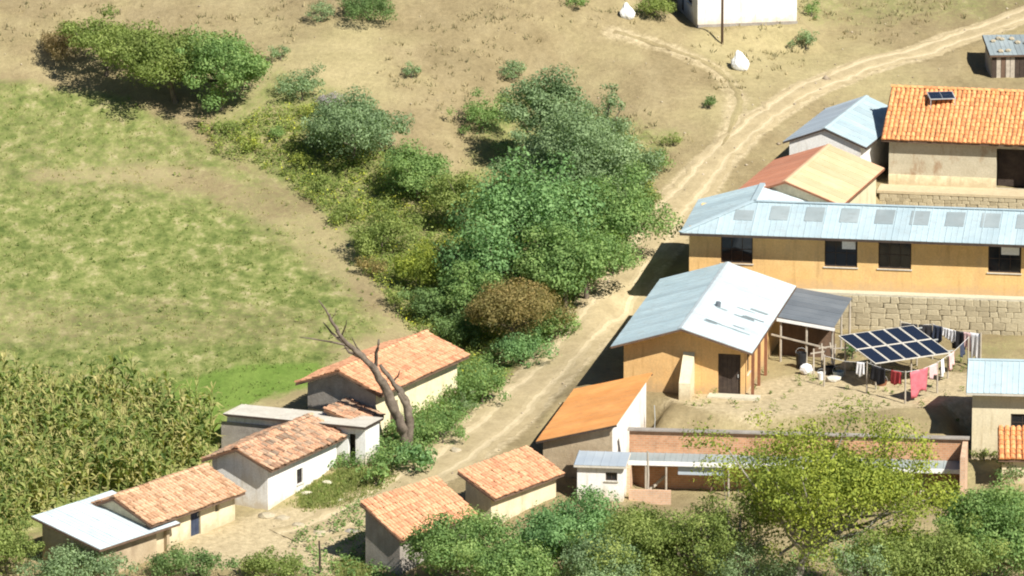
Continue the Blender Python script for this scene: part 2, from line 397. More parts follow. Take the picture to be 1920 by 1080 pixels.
def opening(parent, W, D, side, a0, a1, z0, z1, kind, fm=None, pm=None, nx=2, nz=2, t=.28):
    """door leaf or window set into a wall opening"""
    fm = fm or M_wood_dark; dep = .12
    def bx(mb, u0, u1, d0, d1, y0, y1):
        c = {'front': (u0, u1, d0, d1), 'back': (u0, u1, D-d1, D-d0), 'left': (d0, d1, u0, u1), 'right': (W-d1, W-d0, u0, u1)}[side]
        mb.box(*c, y0, y1)
    fw = .06
    if kind == 'window':
        f = MB()
        bx(f, a0, a1, dep-.04, dep+.04, z0, z0+fw); bx(f, a0, a1, dep-.04, dep+.04, z1-fw, z1)
        bx(f, a0, a0+fw, dep-.04, dep+.04, z0+fw, z1-fw); bx(f, a1-fw, a1, dep-.04, dep+.04, z0+fw, z1-fw)
        for i in range(1, nx):
            x = a0+(a1-a0)*i/nx; bx(f, x-.02, x+.02, dep-.03, dep+.03, z0+fw, z1-fw)
        for i in range(1, nz):
            y = z0+(z1-z0)*i/nz; bx(f, a0+fw, a1-fw, dep-.027, dep+.027, y-.02, y+.02)
        fr = f.build('window', fm, parent)
        for i in range(nx):
            for j in range(nz):
                g = MB(); bx(g, a0+fw*.5+(a1-a0-fw)*i/nx+.01, a0+fw*.5+(a1-a0-fw)*(i+1)/nx-.01, dep-.008, dep+.008, z0+fw*.5+(z1-z0-fw)*j/nz+.01, z0+fw*.5+(z1-z0-fw)*(j+1)/nz-.01)
                g.build('pane', pm or M_glass, fr)
        s = MB(); bx(s, a0-.06, a1+.06, -.06, dep-.045, z0-.06, z0-.001); s.build('sill', M_concrete, fr)
        return fr
    d = MB(); bx(d, a0, a1, dep, dep+.05, z0, z1)
    dr = d.build('door', pm or M_wood_dark, parent)
    n = max(2, int((a1-a0)/.22))
    for i in range(n):
        p = MB(); bx(p, a0+(a1-a0)*i/n+.008, a0+(a1-a0)*(i+1)/n-.008, dep-.02, dep-.001, z0+.02, z1-.02); p.build('plank', pm or M_wood_dark, dr)
    h = MB(); bx(h, a1-.16, a1-.11, dep-.07, dep-.021, z0+.95, z0+1.12); h.build('handle', M_metal_pole, dr)
    return dr
def place(pxFL, pxFR, ze):
    a = atz(*pxFL, ze); b = atz(*pxFR, ze); d = b-a
    return a, math.atan2(d.y, d.x), d.length
def house(name, label, cat, FL, FR, base_px, hpx, depth, rise, kind, wall_mat, roof, ov=.35, og=.3, ops=(), z0=None, ze=None,
          length=None, yaw=None, pad=1.5, lowz=None, wall_base=-1.2, fascia=M_wood, tile_seed=1, extra=None, group=None, padz=True):
    """a house from the photo's front eave corners. kind: gable_v | gable_u | mono; roof = ('sheet',mat) or ('tile',mat)"""
    if z0 is None: z0 = at0(*base_px).z
    if ze is None: ze = z0+hpx/(pxm(atz(*FL, z0))*math.cos(PITCH))
    a, yw, RW = place(FL, FR, ze)
    if yaw is not None: yw = R(yaw)
    if length is not None: RW = length
    U = Vector((math.cos(yw), math.sin(yw), 0)); V = Vector((-math.sin(yw), math.cos(yw), 0))
    ou, ovv = (ov, og) if kind == 'gable_v' else (og, ov)
    org = a+U*ou+V*ovv; W = RW-2*ou; D = depth-2*ovv
    H = ze-z0
    root = empty(name, (org.x, org.y, z0), yw); tag(root, label, cat, group)
    th = .05
    if kind == 'gable_v':
        zr = lambda u, v: H+rise*(1-abs(u-W/2)/(RW/2)); su, sv = (W/2,), ()
        e = -ou; f = W+ou; v0, v1 = -ovv, D+ovv
        slopes = [[(e, v1, H), (e, v0, H), (W/2, v0, H+rise), (W/2, v1, H+rise)], [(f, v0, H), (f, v1, H), (W/2, v1, H+rise), (W/2, v0, H+rise)]]
        rg = ((W/2, v0, H+rise), (W/2, v1, H+rise))
    elif kind == 'gable_u':
        zr = lambda u, v: H+rise*(1-abs(v-D/2)/(depth/2)); su, sv = (), (D/2,)
        u0, u1 = -ou, W+ou; e = -ovv; f = D+ovv
        slopes = [[(u0, e, H), (u1, e, H), (u1, D/2, H+rise), (u0, D/2, H+rise)], [(u1, f, H), (u0, f, H), (u0, D/2, H+rise), (u1, D/2, H+rise)]]
        rg = ((u0, D/2, H+rise), (u1, D/2, H+rise))
    elif kind == 'mono_v':                       # rises towards the back
        zr = lambda u, v: H+rise*(v+ovv)/depth; su, sv = (), ()
        u0, u1 = -ou, W+ou; slopes = [[(u0, -ovv, H), (u1, -ovv, H), (u1, D+ovv, H+rise), (u0, D+ovv, H+rise)]]; rg = None
    else:                                        # mono_u: rises to the right (+u)
        zr = lambda u, v: H+rise*(u+ou)/RW; su, sv = (), ()
        v0, v1 = -ovv, D+ovv; slopes = [[(-ou, v1, H), (-ou, v0, H), (W+ou, v0, H+rise), (W+ou, v1, H+rise)]]; rg = None
    walls(root, W, D, lambda u, v: zr(u, v)-.03, wall_mat, [o[:5] for o in ops], base=wall_base, split_u=su, split_v=sv)
    for o in ops:
        k = o[5] if len(o) > 5 else 'open'
        if k != 'open': opening(root, W, D, *o[:5], k, *(o[6] if len(o) > 6 else ()))
    for i, s in enumerate(slopes):
        if roof[0] == 'sheet': sheets(root, s, roof[1][i] if isinstance(roof[1], (list, tuple)) else roof[1], width=roof[2] if len(roof) > 2 else .86)
        else: tiles(root, s, roof[1], seed=tile_seed+i, **(roof[2] if len(roof) > 2 else {}))
    if rg:
        if roof[0] == 'tile': ridge_tiles(root, Vector(rg[0])+Vector((0, 0, .1)), Vector(rg[1])+Vector((0, 0, .1)), roof[1])
        else:
            mb = MB(); p, q = Vector(rg[0]), Vector(rg[1]); x = (q-p).normalized().cross(Vector((0, 0, 1)))
            sl = rise/((RW if kind == 'gable_v' else depth)/2)
            for sgn in (-1, 1):
                o2 = x*sgn*.18-Vector((0, 0, .18*sl))
                P = [p+Vector((0, 0, .05)), q+Vector((0, 0, .05)), q+o2+Vector((0, 0, .055)), p+o2+Vector((0, 0, .055))]
                mb.prism(P, (0, 0, .012))
            mb.build('ridge_cap', roof[1][1] if isinstance(roof[1], (list, tuple)) else roof[1], root)
    if fascia:
        for s in slopes:
            mb = MB(); p, q = Vector(s[0]), Vector(s[1]); mb.beam(p+Vector((0, 0, -.06)), q+Vector((0, 0, -.06)), .04, .1); mb.build('eave_beam', fascia, root)
            for (m0, m1) in ((1, 2), (3, 0)):
                mb = MB(); mb.beam(Vector(s[m0])+Vector((0, 0, -.055)), Vector(s[m1])+Vector((0, 0, -.055)), .05, .1); mb.build('barge_board', fascia, root)
    cen = org+U*W/2+V*D/2
    if padz: PADS.append((cen.x, cen.y, yw, W/2+.25, D/2+.25, z0-.02, pad))
    org = Vector((org.x, org.y, z0))
    return root, org, U, V, W, D, H, z0
# ================================================================== BUILDINGS
Z_YARD = at0(1450, 705).z
p = atz(1520, 690, Z_YARD); PADS.append((p.x, p.y, R(-10), 11, 9.5, Z_YARD, 2.5))
STONE_MESH = []
for k in range(6):
    rs = random.Random(50+k); mb = MB()
    P = [(x*.5+rs.uniform(-.06, .06), y*.5, z*.5+rs.uniform(-.08, .08)) for z in (-1, 1) for x, y in ((-1, -1), (1, -1), (1, 1), (-1, 1))]
    mb.hexa(P); me = bpy.data.meshes.new('stone'); me.from_pydata(mb.v, [], mb.f); bm = bmesh.new(); bm.from_mesh(me)
    bmesh.ops.recalc_face_normals(bm, faces=bm.faces)
    bmesh.ops.bevel(bm, geom=list(bm.edges), offset=.09, segments=1, affect='EDGES'); bm.to_mesh(me); bm.free(); me.materials.append(None); STONE_MESH.append(me)
def mstone(name, c1, c2):
    m, t, b = newmat(name); oi = N(t, 'ShaderNodeObjectInfo'); r = ramp(t, [(0, c1), (.5, tuple((a+b_)/2*1.1 for a, b_ in zip(c1, c2))), (1, c2)]); t.links.new(oi.outputs['Random'], r.inputs[0])
    n2 = noise_out(t, 5, 5, .7); r2 = ramp(t, [(.3, (.75,)*3), (.7, (1.15,)*3)]); t.links.new(n2, r2.inputs[0])
    t.links.new(mixc(t, 1, r.outputs[0], r2.outputs[0], 'MULTIPLY'), b.inputs['Base Color']); b.inputs['Roughness'].default_value = .95; bump(t, b, n2, .5, .03); return m
M_stone_piece = mstone('field_stone', (.34, .29, .19), (.46, .40, .27))
for me in STONE_MESH: me.materials[0] = M_stone_piece
def stone_face(parent, L, z0, z1, v, sz, seed, u0=0):
    """dry stone facing laid in uneven courses on the face v (local), stones proud of the mortar"""
    rs = random.Random(seed); z = z0
    while z < z1-.05:
        h = min(rs.uniform(.6, 1.25)*sz*.66, z1-z)
        if z1-z-h < sz*.3: h = z1-z
        u = u0+rs.uniform(-.2, 0)
        while u < L:
            wd = rs.uniform(.6, 1.6)*sz; e = min(u+wd, L); s = max(u, u0)
            if e-s > .12:
                o = link('stone', rs.choice(STONE_MESH), parent)
                o.location = ((s+e)/2, v+.06, z+h/2); o.scale = (e-s+.01, .26+rs.uniform(0, .05), h+.01); o.rotation_euler = (0, rs.uniform(-.05, .05), 0)
            u += wd
        z += h

# ---- the long orange building with its wing, on a stone terrace
Z_LONG = Z_YARD+2.0; ZE = Z_LONG+3.1
A, yw, _ = place((1275, 437), (1920, 460), ZE)
U = Vector((math.cos(yw), math.sin(yw), 0)); V = Vector((-math.sin(yw), math.cos(yw), 0))
LL, HW, WV, KR = 27.0, 3.6, 7.9, .29
o_ = A+U*.4+V*.88
LB = empty('orange_building', (o_.x, o_.y, Z_LONG), yw)
tag(LB, 'long single-storey orange building with pale zinc hip roof, skylight patches and dark windows', 'building')
H0 = 3.1; HR = 3.1+KR*HW
L3 = lambda u, v, z: (u-.4, v-.88, z)
fs = [L3(0, 0, H0), L3(LL, 0, H0), L3(LL, HW, HR), L3(HW, HW, HR)]
ls = [L3(0, WV, H0), L3(0, 0, H0), L3(HW, HW, HR), L3(HW, WV, HR)]
ws = [L3(7.2, 7.2, H0), L3(7.2, WV, H0), L3(HW, WV, HR), L3(HW, HW, HR)]
bs = [L3(LL, 7.2, H0), L3(7.2, 7.2, H0), L3(HW, HW, HR), L3(LL, HW, HR)]
sheets(LB, fs, M_zinc, .95); sheets(LB, ls, M_zinc, .95); sheets(LB, ws, M_zinc_pale_lit, .95); sheets(LB, bs, M_zinc, .95)  # wing's right slope gets the paler zinc, sunlight put into its colour
WL, DL = LL-.8, 5.44
wins = [(1.75, 3.5), (7.45, 9.25), (10.4, 12.2), (16.4, 18.2), (19.6, 21.4), (23.2, 25.0)]
ops = [('front', a, b, 1.3, 2.85) for a, b in wins]
walls(LB, WL, DL, lambda u, v: 3.1+KR*min(.7, .38, v+.7) if v > .05 and v < DL-.05 else 3.1+KR*.8, M_wall_orange, ops, base=-.3)
for i, (_, a, b, z0, z1) in enumerate(ops):
    wi = opening(LB, WL, DL, 'front', a, b, z0, z1, 'window', M_wood_dark, None, 3, 2)
    if i in (1, 3, 4):
        q = MB(); q.box(a+.95 if i == 1 else a+.7, b-.12, .085, .105, 2.3, 2.72); q.build('paper_screen', M_white_paint, wi)
q = MB(); q.prism([(.0, DL+.1, H0-.1), (6.4, DL+.1, H0-.1), (3.2, DL+.1, HR-.06)], (0, .25, 0)); q.box(0, 6.4, DL+.1, DL+.35, -.3, H0-.1); q.build('wing_gable', M_wall_orange, LB)
_a, _S, _T, _n, _p2 = frame2(fs)
for i in range(12):
    s = 2.75+i*1.93
    if s > 26: break
    q = MB(); t0 = 1.75 if i else 1.6; t1 = 3.3
    if i == 0: t1 = 2.7
    q.prism([_a+_S*x+_T*y+_n*.03 for x, y in ((s, t0), (s+1.02, t0), (s+1.02, t1), (s, t1))], _n*.02); q.build('skylight_sheet', M_skylight, LB)
q = MB(); q.beam((-.4, -.88, 3.03), (LL-.4, -.88, 3.03), .05, .12); q.build('eave_beam', M_wood_dark, LB)
q = MB(); q.beam((-.4, -.88, 3.03), (-.4, WV-.88, 3.03), .05, .12); q.build('eave_beam', M_wood_dark, LB)
for (c0, c1) in (((-.4, -.88, H0+.06), (HW-.4, HW-.88, HR+.06)), ((HW-.4, HW-.88, HR+.06), (LL-.4, HW-.88, HR+.06)), ((HW-.4, HW-.88, HR+.06), (HW-.4, WV-.88, HR+.06))):
    q = MB(); q.beam(c0, c1, .3, .03); q.build('ridge_cap', M_zinc, LB)
pl = atz(1600, 617, Z_YARD); vp = (pl-o_).dot(V)
PADS.append(((o_+U*WL/2+V*(DL/2+2.2)).x, (o_+U*WL/2+V*(DL/2+2.2)).y, yw, WL/2+.2, DL/2+.9, Z_LONG-.1, 1.6))
TW = empty('stone_retaining_wall', (o_.x, o_.y, Z_YARD), yw)
tag(TW, 'tall rubble stone retaining wall with pale ledge below the long orange building', 'wall')
q = MB(); q.box(-.6, WL, vp+.12, DL*.5, -.6, 1.9); q.build('core', M_mortar, TW)
q = MB(); q.box(-.7, WL+.1, vp-.06, -.012, 1.905, 2.02); q.build('ledge', M_concrete_lt, TW)
stone_face(TW, 21.5, -.15, 1.9, vp, .54, 5, u0=4.6)

# ---- orange gable house below it
B2, o2, U2, V2, W2, D2, H2, z2 = house('orange_gable_house', 'ochre gable house with worn bright zinc roof and dark front door, beside the dirt road', 'house',
    (1145, 650), (1410, 663), (1380, 748), 86, 14.9, 1.15, 'gable_v', M_wall_ochre, ('sheet', [M_zinc, M_zinc_pale_lit], .9), ov=.55, og=.85,  # same zinc in two tones: right slope has sunlight painted in
    ops=[('front', 5.05, 6.25, 0.02, 2.25, 'door'), ('right', 1.0, 1.9, .9, 2.1, 'window'), ('right', 2.7, 3.6, .02, 2.2, 'door', (M_wood_dark, M_wood_red))], z0=Z_YARD)
q = MB(); q.tube([(W2/2+.9, 5.3, H2+.82), (W2/2+.95, 5.3, H2+1.15)], [.16, .14], 10); q.build('roof_vent', M_zinc_dark, B2)
rs = random.Random(4)
for i in range(14):
    u = W2/2+rs.uniform(.4, 2.6); v = rs.uniform(1.5, 8); zz = H2+1.15*(1-abs(u-W2/2)/((W2+1.1)/2))
    l = rs.uniform(.4, 1.1); k = -1.15/((W2+1.1)/2)
    q = MB(); q.prism([(u, v, zz+.05), (u+l, v, zz+.05+k*l), (u+l, v+.1, zz+.05+k*l), (u, v+.1, zz+.05)], (0, 0, .02)); q.build('roof_patch', M_skylight, B2)
for a in (.15, 2.2, 4.4):
    q = MB(); q.box(W2+.35, W2+.5, a, a+.15, 0, H2-.05); q.build('porch_post', M_wood_red, B2)
q = MB(); q.box(4.6, W2+.9, -.8, -.005, -.5, .10); q.build('front_step', M_concrete_lt, B2)
# low wall stub in front of the gable
st = empty('buttress', o2+U2*3.2+V2*-2.9+Vector((0, 0, 0)), math.atan2(U2.y, U2.x)); tag(st, 'sloping cream buttress propped against the ochre gable house', 'buttress')
q = MB(); q.hexa([(0, 1.5, -.6), (.6, 1.5, -.6), (.6, 2.88, -.6), (0, 2.88, -.6), (0, 1.5, .9), (.6, 1.5, .9), (.6, 2.88, 2.25), (0, 2.88, 2.25)]); q.build('wall', M_wall_cream, st)
# dark lean-to between the two
CPT = empty('lean_to_shelter', o2+U2*(W2+.05), math.atan2(U2.y, U2.x)); tag(CPT, 'dark grey sheet lean-to shelter on posts beside the ochre gable house', 'shelter')
sheets(CPT, [(3.6, 7.4, 2.05), (3.6, 14.0, 2.05), (.55, 14.0, 2.48), (.55, 7.4, 2.48)], M_zinc_dark, .9, rib=True)
q = MB(); q.beam((.5, 7.35, 2.36), (3.65, 7.35, 1.95), .06, .16); q.build('front_beam', M_white_paint, CPT)
for (u, v, h) in ((.7, 7.5, 2.35), (2.1, 7.5, 2.15), (3.5, 7.5, 1.98), (3.5, 10.7, 1.98), (3.5, 13.8, 1.98)):
    q = MB(); q.tube([(u, v, -.3), (u, v, h)], [.07, .06], 7); q.build('post', M_wood_pale, CPT)
q = MB(); q.box(.5, 3.4, 8.9, 9.05, -.3, 2.0); q.build('back_wall', M_wood, CPT)
q = MB(); q.beam((.2, 7.45, 1.5), (3.2, 7.4, .9), .08); q.build('rail', M_wood_pale, CPT)

# ---- row of houses stepping up beside the road
ZR = ZE+.30
PEA = house('peach_roof_house', 'house with pale peach sheet roof wedged behind the long orange building', 'house',
    (1366, 371), (1580, 375), (1480, 440), 0, 9.6, 1.15, 'gable_v', M_wall_cream, ('sheet', [M_peach_shade, M_peach_sheet], 1.1), ov=.4, og=.3, z0=ZR-2.7, ze=ZR, yaw=-17, length=6.5, wall_base=-2.5, fascia=M_wood_red)  # one peach roof; the redder left slope has shade painted in
ZG = ZR+.85
GRY = house('grey_roof_house', 'white-walled house with grey zinc gable roof, shade coloured into its left slope, beside the big tiled house', 'house',
    (1468, 266), (1615, 277), (1540, 330), 0, 9.0, .95, 'gable_v', M_wall_white, ('sheet', [M_zinc_grey, M_zinc], .9), ov=.35, og=.12, z0=ZG-2.6, ze=ZG, yaw=-18, length=4.9, wall_base=-2.5, fascia=M_wood_dark)  # one zinc roof; darker left sheets carry painted shade
ZT = at0(1700, 395).z+1.1
TIL = house('big_tiled_house', 'large adobe house with bright orange tiled roof carrying a small solar panel', 'house',
    (1652, 262), (1920, 269), (1700, 350), 0, 8.8, 2.05, 'gable_u', M_adobe_tan, ('tile', M_tile_orange, dict(pitch=.27, step=.012)), ov=.45, og=.4, z0=ZT, ze=ZT+2.7, length=15, yaw=-10.5, wall_base=-1.5,
    ops=[('front', 6.15, 8.2, .02, 2.35, 'open'), ('front', 11, 12.2, .9, 2.1, 'window')])
r_, o3, U3, V3, W3, D3, H3, z3 = TIL
q = MB(); q.box(.002, 6.148, -.03, -.003, -.3, .62); q.box(8.202, W3, -.03, -.003, -.3, .62); q.build('painted_dado', M_wall_yellow, r_)
q = MB(); q.box(6.15, 8.2, .9, .95, .0, 2.4); q.build('inner_gate', M_wood_dark, r_)
TT = empty('terrace_wall', (o3.x, o3.y, ZT), math.atan2(U3.y, U3.x)); tag(TT, 'low stone terrace wall with cream coping before the big tiled house', 'wall')
q = MB(); q.box(-.3, W3, -1.5, -.04, -2.2, -.12); q.build('core', M_mortar, TT)
q = MB(); q.box(-.45, W3, -1.72, -.035, -.115, .03); q.build('coping', M_wall_yellow, TT)
stone_face(TT, 9.3, -1.2, -.13, -1.62, .45, 9, u0=-.3)
# small solar panel on that roof
sp = empty('small_solar_panel', o3+U3*2.6+V3*(D3/2-1.1)+Vector((0, 0, H3+1.75)), math.atan2(U3.y, U3.x)+R(18)); tag(sp, 'small dark solar panel on a stand on the orange tiled roof', 'solar panel')
q = MB(); q.prism([(-.75, -.55, .12), (.75, -.55, .12), (.75, .55, .30), (-.75, .55, .30)], (0, 0, .04)); fr = q.build('frame', M_metal_pole, sp)
for i in range(2):
    for j in range(2):
        x0 = -.7+i*.71; y0 = -.5+j*.51; q = MB(); zz = lambda y: .165+(y+.55)*.1636
        q.prism([(x0, y0, zz(y0)), (x0+.68, y0, zz(y0)), (x0+.68, y0+.48, zz(y0+.48)), (x0, y0+.48, zz(y0+.48))], (0, 0, .006)); q.build('cell', M_cell, fr)
for x in (-.7, .7):
    for y_, a_, b_ in ((-.5, -.45, .13), (.5, -.2, .3)):
        q = MB(); q.beam((x, y_, a_), (x, y_, b_), .04); q.build('leg', M_metal_pole, sp)

# ---- white building at the top, shack, tiled shed
WHT = house('white_building', 'big blank white-walled building standing alone on the bare slope', 'building',
    (1303, -40), (1508, -50), (1310, 52), 90, 6.6, 1.2, 'gable_u', M_wall_white, ('sheet', M_zinc), ov=.4, og=.25, yaw=10.5, length=6.6, fascia=M_wood_dark,
    ops=[('left', 1.6, 2.9, 1.0, 2.2, 'window'), ('left', 4, 4.9, .05, 2.1, 'door')])
q = MB(); q.box(-.04, WHT[4]+.04, -.05, -.003, -.5, .16); q.build('foundation', M_adobe_grey, WHT[0])
SHK = house('stone_shack', 'small dark plank shack with stones on its roof above the tiled house', 'shack',
    (1856, 104), (1960, 98), (1880, 148), 42, 3.4, .5, 'mono_v', M_adobe_grey, ('sheet', M_skylight), ov=.2, og=.15, length=4.2, yaw=4)
rs = random.Random(8); k_, ok, Uk, Vk, Wk, Dk, Hk, zk = SHK
for i in range(14):
    u0 = i*Wk/14; q = MB(); q.box(u0+.01, u0+Wk/14-.02, -.045, -.004, -.3, Hk-.12+rs.uniform(-.06, .02)); q.build('plank', rs.choice([M_wood, M_wood_dark, M_wood_pale]), k_)
RCK = attr_mat('roof_stone', [(.30, .25, .18), (.5, .43, .32)], 0, .95)
def rock(name, label, loc, sx, sy, sz, mat, seed, cat='stone', group=None, sub=2):
    bm = bmesh.new(); bmesh.ops.create_icosphere(bm, subdivisions=sub, radius=1)
    for v in bm.verts:
        n = mnoise.noise(v.co*1.3+Vector((seed*3.1, seed, 0)))*.35+mnoise.noise(v.co*3+Vector((seed, 0, 0)))*.12
        v.co *= 1+n
        v.co.x *= sx; v.co.y *= sy; v.co.z *= sz
    me = bpy.data.meshes.new(name); bm.to_mesh(me); bm.free(); me.materials.append(mat)
    o = link(name, me, None, loc)
    if label: tag(o, label, cat, group)
    return o
for i in range(9):
    u = rs.uniform(.2, Wk-.3); v = rs.uniform(.1, Dk-.2); pz = Hk+.5*(v+.2)/3.4+.09
    p = ok+Uk*u+Vk*v; rock('stone', 'loose grey stone weighing down the roof of the plank shack', (p.x, p.y, zk+pz), .2, .17, .12, M_stone, i, 'stone', 'stones on the shack roof', 1)

CRM = house('cream_house', 'cream house with pale blue zinc roof beside the drying yard', 'house',
    (1812, 737), (1925, 741), (1830, 866), 124, 6.2, 1.0, 'gable_u', M_wall_cream, ('sheet', M_zinc), ov=.55, og=.3, length=8, yaw=-5,
    ops=[('front', 2.0, 3.2, 1.5, 2.45, 'window')], fascia=M_concrete)
TSH = house('tiled_shed', 'small shed with red-orange clay tile roof in front of the cream house', 'shed',
    (1872, 862), (1925, 863), (1890, 912), 48, 2.6, 1.0, 'mono_v', M_wall_cream, ('tile', M_tile_orange, dict(pitch=.28)), ov=.25, og=.2, length=3.6, yaw=-3, padz=False)

# ---- brick compound
ZB = at0(1450, 930).z
a = atz(1180, 803, ZB+3.1); b = atz(1815, 820, ZB+3.1); d = b-a; ywb = math.atan2(d.y, d.x); LBk = d.length
BK = empty('brick_shed', (a.x, a.y, ZB), ywb); tag(BK, 'long open-fronted brick shed with white awning edge behind the yellow-green tree', 'shed')
q = MB(); q.box(0, LBk, 0, .22, -.8, 3.0); q.build('wall', M_brick, BK)
q = MB(); q.box(-.08, LBk+.08, -.16, .34, 3.002, 3.07); q.build('coping', M_adobe_grey, BK)
q = MB(); q.box(LBk-.26, LBk, -3.2, -.002, -.8, 2.9); q.build('end_wall', M_brick_pale, BK)
q = MB(); q.box(0, .22, -1.9, -.002, -.8, 1.5); q.build('end_wall', M_brick_pale, BK)
q = MB(); q.box(.25, 2.4, -3.1, -2.95, -.8, .7); q.build('low_wall', M_brick_pale, BK)
sheets(BK, [(.1, -1.2, 1.68), (LBk-.3, -1.2, 1.68), (LBk-.3, -.01, 1.82), (.1, -.01, 1.82)], M_skylight, .9)
q = MB(); q.box(.05, LBk-.3, -1.28, -1.21, 1.50, 1.72); q.build('awning_edge', M_white_paint, BK)
for u in (.95, 2.0, 5.2, 8.4, 11.6, 14.6):
    q = MB(); q.tube([(u, -1.2, -.8), (u, -1.2, 1.52)], [.06, .055], 7); q.build('post', M_wood_pale, BK)
q = MB(); q.box(2.6, 5.0, -1.05, -1.0, 1.0, 1.45); q.build('sign_panel', M_zinc_grey, BK)
rs = random.Random(3)
for i in range(16):
    u = rs.uniform(.8, LBk-2); l = rs.uniform(.8, 1.8); q = MB()
    q.beam((u, -.6, rs.uniform(-.1, .2)), (u+rs.uniform(-.9, .9), -.15, rs.uniform(.6, 1.4)), rs.uniform(.06, .14)); q.build('stacked_timber', rs.choice([M_wood, M_wood_pale, M_wood_red]), BK)
PADS.append(((a+d*.5).x, (a+d*.5).y-1.5, ywb, LBk/2, 2.4, ZB-.05, 2.0))
HUT = house('white_hut', 'tiny white hut with flat grey slab roof beside the brick shed', 'hut',
    (1076, 872), (1172, 879), (1120, 942), 66, 2.3, .12, 'mono_v', M_wall_white, ('sheet', M_zinc_grey, 1.3), ov=.2, og=.15, yaw=-7, length=2.65, fascia=M_concrete,
    ops=[('front', 1.45, 2.05, 1.05, 1.5, 'window', (M_wood_dark, None, 2, 1))])
MON = house('orange_roof_house', 'adobe house with smooth orange single-slope roof and white side wall by the road', 'house',
    (1005, 828), (1150, 834), (1030, 894), 66, 10.6, 1.10, 'mono_u', M_adobe, ('sheet', M_orange_sheet, 1.0), ov=.35, og=.3, yaw=-11, length=4.2, fascia=M_wood_dark, pad=1.2)
rM, oM, UM, VM, WM, DM, HM, zM = MON
q = MB(); q.box(WM+.003, WM+.03, .0, DM, -1.0, HM+.98); q.build('white_side_plaster', M_wall_white, rM)

# ---- huts by the road
def hut(*a, **k): return house(*a, **k)
HA = hut('tiled_hut', 'small hut with pinkish clay tile roof close to the adobe house with orange roof', 'hut',
    (927, 937), (1041, 893), (960, 1000), 62, 2.3, 1.05, 'mono_v', M_wall_cream, ('tile', M_tile_pink, dict(rough=.03)), ov=.35, og=.2, length=6.0, yaw=54, tile_seed=11, padz=False)
HB = hut('tiled_hut', 'steep-roofed clay tile hut half hidden by the round green tree beside the road', 'hut',
    (752, 1015), (875, 972), (780, 1080), 66, 2.6, 1.5, 'mono_v', M_adobe_grey, ('tile', M_tile_pink, dict(rough=.03)), ov=.2, og=.15, length=6.1, yaw=52, tile_seed=21, padz=False)
MS = hut('zinc_roof_shed', 'low shed with plain pale blue zinc roof at the edge of the maize', 'shed',
    (187, 1031), (325, 990), (187, 1098), 66, 4.5, .92, 'mono_v', M_adobe, ('sheet', M_zinc_pale_lit, .9), ov=.45, og=.3, length=6.1, yaw=52, padz=False,
    ops=[('front', 4.5, 5.3, .05, 1.6, 'open')])
LT = hut('tiled_cottage', 'low cream cottage with brown clay tile roof joined to the zinc shed', 'house',
    (283, 986), (470, 927), (420, 1000), 58, 4.8, 1.0, 'gable_u', M_wall_cream, ('tile', M_tile_brown, dict(rough=.03)), ov=.5, og=.2, length=7.6, yaw=54, tile_seed=31, padz=False,
    ops=[('front', 3.6, 4.4, .05, 1.6, 'door', (M_wood_dark, M_blue_cloth)), ('front', 5.6, 5.95, .9, 1.35, 'open')])
WH3 = hut('white_cottage', 'white cottage with sagging weathered clay tile roof', 'house',
    (508, 883), (620, 829), (500, 966), 80, 4.1, .85, 'gable_u', M_wall_white, ('tile', M_tile_old, dict(rough=.05, sag=.12)), ov=.4, og=.35, length=7.6, yaw=61, tile_seed=41, padz=False,
    ops=[('front', 2.9, 3.5, .7, 1.5, 'window', (M_wood_dark, None, 2, 1))])
FLA = hut('flat_roof_annex', 'white annex under a thin flat concrete slab between the cottages', 'annex',
    (418, 776), (684, 797), (640, 868), 72, 2.6, -.15, 'mono_v', M_wall_white, ('sheet', M_concrete, 9), ov=.3, og=.1, length=7.9, yaw=-20, padz=False, fascia=M_wood_dark,
    ops=[('front', 6.75, 7.15, -.4, 1.6, 'open')])
q = MB(); q.box(-.3, 4.2, -.06, -.004, -1.2, 1.62); q.build('mud_facing', M_adobe_grey, FLA[0])
HT4 = hut('roadside_cottage', 'pale yellow cottage with pink clay tile roof behind the dead tree', 'house',
    (713, 742), (868, 673), (735, 838), 92, 5.1, .95, 'gable_u', M_wall_yellow, ('tile', M_tile_pink, dict(sag=.09)), ov=.5, og=.4, length=9.4, yaw=61, tile_seed=51, padz=False,
    ops=[('front', 1.5, 2.3, .05, 1.8, 'door', (M_wood_dark, M_wood))])
q = MB(); q.prism([(-.03, .0, 1.35), (-.03, HT4[5], 1.35), (-.03, HT4[5], HT4[6]), (-.03, HT4[5]/2, HT4[6]+.85), (-.03, 0, HT4[6])], (.027, 0, 0)); q.build('grey_gable', M_adobe_grey, HT4[0])  # upper gable coloured grey above the yellow wall
LNT = hut('tiled_lean_to', 'broken clay tile lean-to against the gable of the yellow cottage', 'lean-to',
    (676, 800), (716, 782), (690, 850), 55, 2.2, .6, 'mono_v', M_adobe, ('tile', M_tile_old, dict(rough=.05)), ov=.15, og=.1, length=2.4, yaw=61, tile_seed=61, padz=False)
for i, (x, y) in enumerate(((588, 772), (600, 770), (612, 774), (625, 771))):
    p = at0(x, y+20); q = MB(); q.tube([(0, 0, -.3), (.05, 0, 1.3)], [.09, .07], 7); o = q.build('fence_post', M_wood, None, loc=(p.x, p.y, p.z))
    tag(o, 'stubby dark timber post behind the flat slab annex', 'post', 'posts behind the annex')
